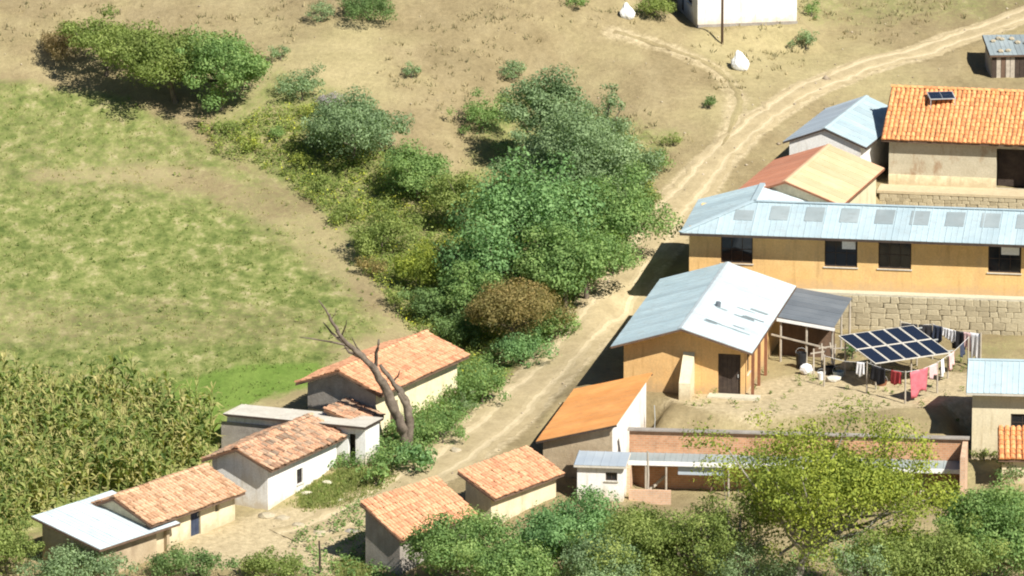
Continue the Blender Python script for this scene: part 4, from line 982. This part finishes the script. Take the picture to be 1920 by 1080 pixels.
for i, (x, y, r_, h_, pl_, lb) in enumerate(((868, 246, 14, 10, 'mid', 'tiny shrub under the elongated gully bush'), (1262, 262, 20, 14, 'olive', 'straggly shrub on the road bank above the grove'),
        (1192, 300, 16, 14, 'grey', 'small shrub between slim dark tree and road bank'), (520, 250, 20, 16, 'mid', 'small green shrub above the weedy gully edge'), (470, 270, 26, 18, 'flower', 'yellow-flecked weedy shrub at the upper field corner'),
        (430, 240, 22, 16, 'olive', 'low olive shrub at the upper field corner'), (560, 300, 30, 22, 'flower', 'yellow-blooming shrub beside the wide dark gully bush'), (610, 350, 26, 18, 'olive', 'dry olive shrub on the field margin'),
        (650, 400, 30, 22, 'olive', 'dusty olive shrub on the gully margin'), (700, 500, 34, 20, 'russet', 'russet scrub on the edge of the pale field'), (740, 560, 26, 20, 'olive', 'low olive shrub beside the pale field corner'))):
    bush('shrub', lb, (x, y), r_, h_, pl_, .11, .9, 70+i)

# ---- dead forked tree
pD = at(762, 842); root = empty('dead_tree', pD); tag(root, 'bare dead tree with forked leaning trunk before the yellow cottage', 'tree')
def dpt(x, y, dy=0): return aty(x, y, pD.y+dy)-pD
def dlimb(name, pts, rads, dy=0):
    mb = MB(); n = len(pts); P = []
    for i, (x, y) in enumerate(pts): P.append(dpt(x, y, dy*i/(n-1)))
    rs = random.Random(n*7+int(pts[-1][0])); Q, RR = [P[0]], [rads[0]]
    for i in range(n-1):
        for k in (1, 2, 3):
            u = k/3; j = .35*(rads[i]*(1-u)+rads[i+1]*u)
            Q.append(P[i].lerp(P[i+1], u)+Vector((rs.uniform(-j, j), rs.uniform(-j, j), 0))); RR.append((rads[i]*(1-u)+rads[i+1]*u)*rs.uniform(.82, 1.14))
    mb.tube(Q, RR, 9); return mb.build(name, M_bark_dead, root, smooth=True)
tr_ = dlimb('trunk', [(762, 850), (760, 815), (748, 785), (733, 752), (717, 718), (702, 692), (680, 668), (652, 646), (632, 620)], [.36, .32, .27, .25, .23, .21, .17, .13, .10], -1.2)
dlimb('trunk', [(765, 850), (767, 812), (766, 775), (762, 752), (752, 738), (735, 714), (712, 684)], [.30, .26, .23, .20, .17, .13, .09], -.3)
dlimb('branch', [(634, 622), (620, 598), (610, 580), (597, 562)], [.10, .075, .05, .025], -.4)
dlimb('branch', [(652, 647), (622, 624), (606, 604)], [.09, .06, .025], .3)
dlimb('branch', [(655, 648), (620, 641), (590, 636), (562, 632)], [.07, .05, .035, .015], .4)
dlimb('branch', [(704, 690), (706, 662), (711, 637)], [.10, .085, .06], -.8)
dlimb('branch', [(764, 770), (756, 752), (748, 738)], [.13, .11, .09], -.6)
dlimb('branch', [(682, 668), (668, 650), (660, 632)], [.07, .04, .015], -1.0)
dlimb('branch', [(716, 716), (706, 705), (700, 690), (690, 684)], [.07, .05, .03, .012], -1.4)
dlimb('branch', [(668, 658), (650, 652), (640, 655)], [.05, .03, .012], -1.3)
dlimb('branch', [(690, 678), (672, 668), (655, 660), (640, 640), (628, 634)], [.11, .09, .07, .04, .015], .6)
dlimb('branch', [(620, 600), (628, 590), (630, 578)], [.03, .02, .01], -.2)
dlimb('branch', [(735, 716), (746, 706), (750, 694)], [.06, .04, .02], -.4)
dlimb('branch', [(640, 630), (648, 612), (650, 600)], [.05, .03, .012], -1.1)

# ---- maize field
rngm = np.random.default_rng(12)
def maize_variant(seed):
    r = np.random.default_rng(seed); V = []; Fq = []; val = []
    h = 1.0
    def quad(a, b, c, d, v): 
        n = len(V); V.extend([a, b, c, d]); Fq.append((n, n+1, n+2, n+3)); val.append(v)
    for k in range(3):
        an = k*2.09; x, y = .018*math.cos(an), .018*math.sin(an); an2 = an+2.09; x2, y2 = .018*math.cos(an2), .018*math.sin(an2)
        quad((x, y, 0), (x2, y2, 0), (x2*.5, y2*.5, h), (x*.5, y*.5, h), .55)
    for i in range(9):
        z = .18+.72*i/8; an = i*2.6+r.uniform(-.5, .5); L = r.uniform(.20, .36)*(1 if i < 7 else .8); w = .04; dx, dy = math.cos(an), math.sin(an); px_, py_ = -dy*w, dx*w
        z1 = z+L*.55; z2 = z1+L*r.uniform(-.35, .2); v = .15+.7*r.random() if i > 2 else .75+.25*r.random()
        a = (0, 0, z); m1 = (dx*L*.45, dy*L*.45, z1); e = (dx*L, dy*L, z2)
        quad((a[0]-px_*.5, a[1]-py_*.5, z), (a[0]+px_*.5, a[1]+py_*.5, z), (m1[0]+px_, m1[1]+py_, z1), (m1[0]-px_, m1[1]-py_, z1), v)
        quad((m1[0]-px_, m1[1]-py_, z1), (m1[0]+px_, m1[1]+py_, z1), (e[0]+px_*.15, e[1]+py_*.15, z2), (e[0]-px_*.15, e[1]-py_*.15, z2), v)
    for i in range(4):
        an = i*1.57; quad((0, 0, h-.02), (.012, 0, h-.02), (.06*math.cos(an)+.01, .06*math.sin(an), h+.13), (.06*math.cos(an), .06*math.sin(an), h+.13), .95)
    return np.array(V), np.array(Fq), np.array(val)
VAR = [maize_variant(i) for i in range(8)]
MP = wpoly([(-120, 752), (110, 748), (255, 752), (330, 775), (412, 815), (398, 856), (380, 880), (420, 892), (300, 925), (235, 938), (190, 932), (120, 955), (52, 982), (40, 1030), (-120, 1090)])
lo = MP.min(0); hi = MP.max(0); pts = []
y = lo[1]; row = 0
while y < hi[1]:
    x = lo[0]+rngm.uniform(0, .3)
    while x < hi[0]:
        pts.append((x+rngm.normal(0, .06), y+rngm.normal(0, .08))); x += rngm.uniform(.36, .58)
    y += .85
pts = np.array(pts); k = inpoly(pts[:, 0], pts[:, 1], MP) & (lumps(pts[:, 0], pts[:, 1], .9, 55) > -.42); pts = pts[k]
print('maize', len(pts))
AV, AF, AA = [], [], []; o = 0
zz = sheetz(pts[:, 0], pts[:, 1])
for i, (x, y) in enumerate(pts):
    V, Fq, va = VAR[rngm.integers(8)]; s = rngm.uniform(1.5, 2.5)*(1+.18*math.sin(x*.9+1)*math.sin(y*.6)); an = rngm.uniform(0, 6.28); c, q = math.cos(an), math.sin(an)
    W = np.stack([(V[:, 0]*c-V[:, 1]*q)*s*1.15+x+V[:, 2]*rngm.normal(0, .16), (V[:, 0]*q+V[:, 1]*c)*s*1.15+y, V[:, 2]*s+zz[i]-.03], -1)
    AV.append(W); AF.append(Fq+o); AA.append(np.clip(va+rngm.normal(0, .16), 0, 1)); o += len(V)
M_maize = attr_mat('maize', [(.10, .16, .045), (.18, .25, .07), (.28, .34, .10), (.40, .405, .145), (.52, .46, .2)], .4, .7, .15, 5)
mo = npmesh('maize_field', np.concatenate(AV), np.concatenate(AF), np.concatenate(AA), M_maize)
stuff(tag(mo, 'dense field of tall yellowing maize behind the zinc-roofed shed', 'maize'))

# ---- ground cover: grass blades, dry tufts, weeds
def scatter(P, n, rng):
    lo = P.min(0); hi = P.max(0); q = rng.uniform(lo, hi, (n, 2)); return q[inpoly(q[:, 0], q[:, 1], P)]
def blades(name, label, Q, h, wd, mat, rng, val, per=4, spread=.08):
    n = len(Q); Z = sheetz(Q[:, 0], Q[:, 1]); V = []; A_ = []
    for k in range(per):
        an = rng.uniform(0, 6.28, n); ox = rng.normal(0, spread, n); oy = rng.normal(0, spread, n); hh = h*rng.uniform(.5, 1.4, n)
        bx_, by_ = Q[:, 0]+ox, Q[:, 1]+oy; dx, dy = np.cos(an)*wd, np.sin(an)*wd; lx, ly = rng.normal(0, .4, n)*hh, rng.normal(0, .4, n)*hh
        V.append(np.stack([np.stack([bx_-dx, by_-dy, Z-.02], -1), np.stack([bx_+dx, by_+dy, Z-.02], -1), np.stack([bx_+lx, by_+ly, Z+hh], -1)], 1)); A_.append(np.clip(val+rng.normal(0, .15, n), 0, 1))
    V = np.concatenate(V).reshape(-1, 3); m_ = len(V)//3
    o = npmesh(name, V, np.arange(3*m_).reshape(m_, 3), np.concatenate(A_), mat); stuff(tag(o, label, 'grass')); return o
def weeds(name, label, Q, hmax, leaf, mat, rng, per=26):
    n = len(Q); h = hmax*rng.uniform(.35, 1, n); Z = sheetz(Q[:, 0], Q[:, 1])
    ii = np.repeat(np.arange(n), per); u = rng.uniform(0, 1, len(ii)); a = rng.normal(0, .45, (len(ii), 2))*h[ii][:, None]*(.9-.4*u[:, None])
    P = np.stack([Q[ii, 0]+a[:, 0], Q[ii, 1]+a[:, 1], Z[ii]+u*h[ii]+.02], -1)
    V, Fq = leafset(P, rng.normal(0, .6, (len(ii), 3))+np.array([0, -.1, .8]), leaf, rng)
    o = npmesh(name, V, Fq, np.clip(rng.uniform(0, .7, n)[ii]+rng.normal(0, .18, len(ii)), 0, 1), mat); stuff(tag(o, label, 'weeds')); return o
rg_ = np.random.default_rng(77)
M_grass = attr_mat('grass_blades', [(.16, .225, .06), (.235, .27, .085), (.36, .345, .14), (.46, .40, .21)], .4, .8, .2, 2)
q = scatter(FIELD, 16000, rg_); q = q[(q[:, 0] > -34) & (q[:, 1] > -50)]
gm, lm = grassmask(q[:, 0], q[:, 1]); pt = .5+.5*lumps(q[:, 0], q[:, 1], 1.1, 9)*1.6; keep = rg_.uniform(0, 1, len(q)) < (gm*.9+.12)*np.clip(pt, .15, 1); q = q[keep]; gm = gm[keep]; lm = lm[keep]
blades('field_grass', 'short green and straw-coloured grass covering the field', q, .10, .05, M_grass, rg_, np.clip(1.0-gm*.7-lm*.3, 0, 1), 4, .14)
q = scatter(FIELD, 1500, rg_); q = q[(q[:, 0] > -34) & (q[:, 1] > -45) & (lumps(q[:, 0], q[:, 1], .8, 61) > .02)]
weeds('field_weeds', 'low leafy weeds dotted in patches over the field', q, .26, .10, M_LEAF['olive'], rg_, 16)
q = scatter(band['lawn'], 2600, rg_); q2 = scatter(band['lawn2'], 2500, rg_); q = np.concatenate([q, q2])
blades('verge_grass', 'green grass on the verge before the white cottage', q+rg_.normal(0, .25, q.shape), .12, .04, M_grass, rg_, np.full(len(q), .35), 4, .1)
HILL = wpoly([(-60, -70), (1980, -70), (1980, 90), (1420, 230), (1300, 330), (1000, 330), (860, 330), (700, 220), (520, 120), (60, 140), (-60, 140)])
q = scatter(HILL, 5200, rg_); cl = lumps(q[:, 0], q[:, 1], .35, 4); q = q[(cl > -.05) & (pdist(q[:, 0], q[:, 1], ROADP, False) > 2.2) & (rg_.uniform(0, 1, len(q)) < .5)]
M_dry = attr_mat('dry_grass', [(.12, .12, .06), (.22, .20, .10), (.36, .30, .17), (.45, .37, .22)], .2, .9, .2, 2)
blades('dry_tufts', 'sparse dry tufts dotted over the bare hillside', q, .22, .045, M_dry, rg_, rg_.uniform(.1, .9, len(q)), 6, .16)
WZ = wpoly([(360, 225), (480, 210), (640, 200), (720, 290), (860, 360), (1000, 330), (1180, 260), (1230, 340), (1195, 460), (1090, 590), (900, 760), (860, 720), (870, 690), (760, 610), (690, 520), (620, 420), (540, 340), (400, 290)])
q = scatter(WZ, 9000, rg_); dr_ = pdist(q[:, 0], q[:, 1], ROADP, False); q = q[(dr_ > 1.9) & (lumps(q[:, 0], q[:, 1], .5, 21) > -.28)]
weeds('gully_weeds', 'knee-high weeds with scattered yellow flowers filling the gully', q[::2], .8, .13, M_LEAF['flower'], rg_)
weeds('gully_undergrowth', 'dull olive undergrowth spreading between the gully shrubs', q[1::2], .75, .13, M_LEAF['olive'], rg_)
VG = resample(ROADP, .3)
T__ = np.gradient(VG, axis=0); T__ /= np.hypot(T__[:, 0], T__[:, 1])[:, None]; nn = np.stack([-T__[:, 1], T__[:, 0]], -1)
k = (VG[:, 1] < 14)
left = np.concatenate([VG[k]+nn[k]*rg_.uniform(1.75, 4.6, k.sum())[:, None] for _ in range(14)])
lm_ = lumps(left[:, 0], left[:, 1], .6, 31); left = left[(lm_ > -.3) & (left[:, 1] > at(735, 880).y) & ~inpoly(left[:, 0], left[:, 1], band['lawn'])]
weeds('verge_weeds', 'green weeds along the grove side of the road', left, .85, .14, M_LEAF['mid'], rg_, 24)
q = scatter(wpoly([(1240, 700), (1300, 800), (1800, 800), (1840, 690), (1700, 640), (1560, 700)]), 160, rg_)
weeds('yard_weeds', 'low weeds dotted in the drying yard', q, .4, .10, M_LEAF['olive'], rg_, 26)
q = scatter(wpoly([(560, 1005), (700, 935), (900, 1080), (1900, 1000), (1960, 1120), (500, 1130)]), 2600, rg_)
weeds('foreground_weeds', 'low green undergrowth below the foreground trees', q, .6, .13, M_LEAF['mid'], rg_, 20)
# pebbles on the road and slope
q = np.concatenate([VG+nn*rg_.normal(0, 1.5, len(VG))[:, None] for _ in range(1)])[::2]; q = np.concatenate([q, scatter(HILL, 500, rg_)])
n = len(q); r = np.exp(rg_.normal(-3.1, .4, n)); Z = sheetz(q[:, 0], q[:, 1])+.03
oct_ = np.array([(1, 0, 0), (0, 1, 0), (-1, 0, 0), (0, -1, 0), (0, 0, .8), (0, 0, -.6)]); of = np.array([(0, 1, 4), (1, 2, 4), (2, 3, 4), (3, 0, 4), (1, 0, 5), (2, 1, 5), (3, 2, 5), (0, 3, 5)])
V = (oct_[None]*(r[:, None, None]*rg_.uniform(.6, 1.4, (n, 6, 1)))+np.stack([q[:, 0], q[:, 1], Z], -1)[:, None]).reshape(-1, 3)
po = npmesh('pebbles', V, (of[None]+6*np.arange(n)[:, None, None]).reshape(-1, 3), np.repeat(rg_.uniform(0, 1, n), 8), attr_mat('pebble', [(.25, .2, .14), (.5, .43, .32)], 0, .95))
stuff(tag(po, 'small stones littering the road and the bare slope', 'stones'))
# ================================================================== SMALL THINGS
# ---- solar array on posts
a = atz(1641, 683, Z_YARD+1.5)
SA = empty('solar_array', (a.x, a.y, Z_YARD), R(29)); tag(SA, 'tilted array of ten dark solar panels on posts in the yard', 'solar panels')
tl = .71/3.9
def sz(y): return 1.5+tl*y
PW, PL = .93, 1.86
for j in range(2):
    for i in range(5):
        x0 = i*(PW+.015); y0 = j*(PL+.03); q = MB()
        q.prism([(x0, y0, sz(y0)), (x0+PW, y0, sz(y0)), (x0+PW, y0+PL, sz(y0+PL)), (x0, y0+PL, sz(y0+PL))], (0, 0, .04)); fr = q.build('panel', M_concrete, SA)
        b_ = .06
        for ii in range(2):
            for jj in range(4):
                u0 = x0+b_+(PW-2*b_)*ii/2+.003; u1 = x0+b_+(PW-2*b_)*(ii+1)/2-.003; v0 = y0+b_+(PL-2*b_)*jj/4+.003; v1 = y0+b_+(PL-2*b_)*(jj+1)/4-.003; q = MB()
                q.prism([(u0, v0, sz(v0)+.042), (u1, v0, sz(v0)+.042), (u1, v1, sz(v1)+.042), (u0, v1, sz(v1)+.042)], (0, 0, .005)); q.build('cell', M_cell, fr)
for y in (.4, 1.9, 3.5):
    q = MB(); q.beam((-.05, y, sz(y)-.05), (5.1, y, sz(y)-.05), .06); q.build('rail', M_metal_pole, SA)
for x in (.3, 2.5, 4.8):
    for y in (.4, 3.5):
        q = MB(); q.tube([(x, y, -.4), (x, y, sz(y)-.06)], [.05, .05], 7); q.build('post', M_wood_pale, SA)
# ---- clothes lines and washing
def line(label, pts, h):
    P = [at(*p) for p in pts]; r = empty('clothesline', P[0]); tag(r, label, 'clothesline'); tops = []
    for p in P:
        q = MB(); d = p-P[0]; q.tube([d+Vector((0, 0, -.3)), d+Vector((0, 0, h))], [.05, .045], 7); q.build('post', M_wood_pale, r); tops.append(p+Vector((0, 0, h-.06)))
    for p, q_ in zip(tops, tops[1:]):
        m_ = (p+q_)/2-Vector((0, 0, .12)); q = MB(); q.tube([p-P[0], m_-P[0], q_-P[0]], [.012]*3, 5); q.build('line', M_white_paint, r)
    return tops
def cloth(name, label, p, q, f, wd, ht, mat, seed, cat, group=None):
    wd *= 1.3; ht *= 1.15
    """a garment pegged over the line: wavy folded sheet with thickness"""
    c = p.lerp(q, f)-Vector((0, 0, .48*(f*(1-f)))); d = (q-p); d.z = 0; d.normalize(); n = d.cross(Vector((0, 0, 1))); mb = MB(); nx_, nz_ = 10, 8; rs = random.Random(seed); ph = rs.uniform(0, 6)
    for k in (0, 1):
        o = len(mb.v)
        for j in range(nz_+1):
            t = j/nz_
            for i in range(nx_+1):
                s = i/nx_-.5; taper = 1+.18*math.sin(ph)*t-.1*abs(s)*t
                wv = .07*t*math.sin(s*14+ph)+.03*math.sin(s*25+ph*2)*t+.02*k
                drop = ht*t*(1+.12*math.sin(s*6+ph))
                mb.v.append(tuple(d*(s*wd*taper)+n*wv+Vector((0, 0, -drop+.02))))
        for j in range(nz_):
            for i in range(nx_):
                mb.f.append((o+j*(nx_+1)+i, o+j*(nx_+1)+i+1, o+(j+1)*(nx_+1)+i+1, o+(j+1)*(nx_+1)+i)); mb.a.append(0)
    m_ = (nx_+1)*(nz_+1)
    for i in range(nx_):
        for rw in (0, nz_):
            b0 = rw*(nx_+1)+i; mb.f.append((b0, b0+1, m_+b0+1, m_+b0)); mb.a.append(0)
    for j in range(nz_):
        for cl in (0, nx_):
            b0 = j*(nx_+1)+cl; mb.f.append((b0, b0+nx_+1, m_+b0+nx_+1, m_+b0)); mb.a.append(0)
    o = mb.build(name, mat, None, smooth=True, loc=c); tag(o, label, cat, group); return o
t1 = line('rear clothesline on posts with black washing by the retaining wall', [(1688, 667), (1748, 672), (1838, 690)], 1.95)
cloth('trousers', 'black trousers on the rear clothesline over the solar array corner', t1[0], t1[1], .25, .75, .75, M_black_cloth, 1, 'clothing')
cloth('shirt', 'black shirt beside the trousers on the rear clothesline', t1[0], t1[1], .78, .6, .7, M_black_cloth, 2, 'clothing')
cloth('towel', 'small white towel between black clothes on the rear clothesline', t1[1], t1[2], .28, .32, .42, M_white_cloth, 3, 'laundry')
cloth('shirt', 'dark navy shirt hung between two black garments', t1[1], t1[2], .10, .5, .75, M_blue_cloth, 4, 'clothing')
cloth('blanket', 'black blanket at the far end of the rear clothesline', t1[1], t1[2], .55, .75, .8, M_black_cloth, 5, 'laundry')
cloth('shirt', 'white shirt beside the black blanket on the rear clothesline', t1[1], t1[2], .40, .4, .55, M_white_cloth, 21, 'clothing')
cloth('dress', 'pale pink dress beside the large white sheet', t1[1], t1[2], .72, .4, .8, M_palepink_cloth, 22, 'clothing')
cloth('sheet', 'large white sheet hanging at the end post of the rear clothesline', t1[1], t1[2], .88, .55, 1.25, M_white_cloth, 6, 'laundry')
t2 = line('front clothesline on crooked posts before the solar array', [(1545, 725), (1625, 738), (1697, 756), (1757, 738), (1815, 690)], 1.75)
cloth('towel', 'white towel hanging beneath the solar array edge', t2[0], t2[1], .85, .35, .62, M_white_cloth, 7, 'laundry')
cloth('shirt', 'black shirt on the front clothesline under the panels', t2[1], t2[2], .30, .75, .75, M_black_cloth, 8, 'clothing')
cloth('shirt', 'red shirt on the front clothesline', t2[1], t2[2], .76, .55, .62, M_red_cloth, 9, 'clothing')
cloth('blanket', 'big pink blanket on the front clothesline', t2[2], t2[3], .42, 1.15, 1.15, M_pink_cloth, 10, 'laundry')
cloth('cloth', 'pale cream cloth beside the pink blanket', t2[2], t2[3], .86, .5, .6, M_palepink_cloth, 11, 'laundry')
cloth('shirt', 'pale pink shirt on the line nearest the cream house', t2[3], t2[4], .45, .7, .7, M_palepink_cloth, 12, 'clothing')
cloth('towel', 'white towel beside the pale pink shirt', t2[3], t2[4], .15, .35, .75, M_white_cloth, 13, 'laundry')
cloth('towel', 'dark towel hung next to the pale pink shirt', t2[3], t2[4], .78, .5, .6, M_blue_cloth, 14, 'laundry')
# ---- heap of household things by the shelter
def bucket(label, px, r, h, mat):
    p = at(*px); q = MB(); k = 14; V = []
    for (rr, z) in ((r*.8, 0), (r, h), (r*.93, h), (r*.74, .03)):
        for i in range(k): V.append((rr*math.cos(6.283*i/k), rr*math.sin(6.283*i/k), z))
    fs_ = [(j*k+i, j*k+(i+1) % k, (j+1)*k+(i+1) % k, (j+1)*k+i) for j in range(3) for i in range(k)]+[tuple(3*k+i for i in range(k)), tuple(reversed(range(k)))]
    q.add(V, fs_); o = empty('bucket', p); tag(o, label, 'bucket'); q.build('body', mat, o, smooth=False)
    hd = MB(); hd.tube([(r*math.cos(a), .0, h+.9*r*math.sin(a)) for a in [math.pi*i/8 for i in range(9)]], [.012]*9, 5); hd.build('handle', M_metal_pole, o)
bucket('white plastic bucket standing by the shelter posts', (1540, 712), .22, .4, M_white_paint)
bucket('black plastic tub beside the white bucket', (1556, 700), .3, .38, M_black)
bucket('pale blue-grey basin near the black tub', (1572, 706), .32, .3, M_zinc)
def sack(label, px, r, h, mat, seed):
    p = at(*px); o = rock('sack', label, p+Vector((0, 0, h*.42)), r, r*.75, h*.55, mat, seed, 'sack')
sack('bulging white sack slumped against the shelter post', (1512, 702), .34, .6, M_white_cloth, 31)
sack('grey sack lying beside the pole trestles', (1562, 716), .4, .4, M_concrete, 32)
sack('pale sack next to the small yard shrub', (1588, 694), .34, .5, M_wall_cream, 33)
bucket('black drum standing under the shelter edge', (1502, 690), .3, .85, M_black)
bucket('red-brown basin under the solar array', (1652, 722), .34, .25, M_wood_red)
rs = random.Random(6)
for i, (x, y) in enumerate(((1535, 700), (1550, 690), (1575, 692))):
    p = at(x, y); r_ = empty('timber_frame', p, rs.uniform(-.6, .6)); tag(r_, ['crooked pole trestle leaning beside the shelter front', 'second pole trestle leaning under the shelter corner', 'pole trestle standing against the small yard shrub'][i], 'trestle')
    for dx in (-.35, .35):
        q = MB(); q.beam((dx, -.15, -.1), (dx*.7, .15, 1.35), .07); q.build('leg', M_wood_pale, r_)
    q = MB(); q.beam((-.45, .1, 1.1), (.45, .1, 1.15), .06); q.build('crossbar', M_wood_pale, r_)
# ---- utility pole, thin posts, white rocks
p = at(1354, 83); UP = empty('utility_pole', p); tag(UP, 'slim wooden utility pole before the blank white building', 'pole')
q = MB(); q.tube([(0, 0, -1), (0, 0, 8.2)], [.085, .065], 10); q.build('pole', M_wood, UP, smooth=True)
q = MB(); q.beam((-.8, 0, 7.6), (.8, 0, 7.6), .09, .11); q.build('crossarm', M_wood, UP)
for x in (-.7, -.25, .25, .7):
    q = MB(); q.tube([(x, 0, 7.65), (x, 0, 7.85)], [.04, .03], 7); q.build('insulator', M_white_paint, UP)
def wrock(label, px, wd, ht, seed):
    p = at(*px); bm = bmesh.new(); bmesh.ops.create_icosphere(bm, subdivisions=3, radius=1)
    for v in bm.verts:
        c = v.co.copy(); t_ = (c.z+1)/2; n_ = mnoise.noise(c*1.6+Vector((seed, 0, 0)))*.22+mnoise.noise(c*4+Vector((seed, 3, 0)))*.07
        k = (1.05-.80*t_)*(1+n_); v.co = Vector((c.x*k*wd*.62-.16*wd*t_, c.y*k*wd*.42, (t_*(1+n_*.4))*ht-.12))
    me = bpy.data.meshes.new('white_boulder'); bm.to_mesh(me); bm.free(); me.materials.append(M_white_paint)
    tag(link('white_boulder', me, None, p), label, 'boulder')
wrock('pointed white-painted boulder beside the path below the white building', (1390, 131), 1.15, 1.35, 2)
wrock('white-painted boulder in front of the green bush by the white building', (1178, 34), .95, 1.1, 5)
for px, lb, h, m_ in (((598, 1076), 'dark leaning post at the bottom of the path', 1.7, M_wood_dark), ((1213, 938), 'pale slender pole standing before the brick shed', 2.6, M_wood_pale), ((1206, 812), 'thin iron rod against the white side wall', 1.2, M_wood), ((1226, 812), 'second iron rod near the corner of the white side wall', 1.5, M_metal_pole), ((1740, 900), 'grey pole before the brick shed end wall', 2.2, M_wood_pale)):
    p = at(*px); q = MB(); q.tube([(0, 0, -.4), (.06, 0, h*.5), (.02, 0, h)], [.07, .06, .045] if h > 1.6 else [.025]*3, 7); tag(q.build('post', m_, None, loc=p), lb, 'post')
rock('boulder', 'dark rock lying at the edge of the road by the cottages', at(855, 846), .3, .24, .2, M_stone, 3, 'rock')
rock('boulder', 'dark flat rock on the road before the steep-roofed hut', at(660, 996), .42, .28, .12, M_adobe_grey, 4, 'rock')
for i, (x, y, s, lb) in enumerate(((500, 968, .5, 'grey rubble stone at the corner of the white cottage'), (530, 972, .42, 'tan rubble stone beside the white cottage corner'), (560, 985, .36, 'small rubble stone on the dirt below the white cottage'),
        (600, 1000, .4, 'pale rubble stone by the leaning post'), (640, 938, .2, 'white stone on the verge grass'), (575, 925, .3, 'pale slab stone below the white cottage wall'), (615, 905, .3, 'pale slab stone at the verge edge'))):
    rock('rubble_stone', lb, at(x, y), s, s*.7, s*.4, M_concrete_lt if i > 3 else M_stone, 20+i, 'stone')
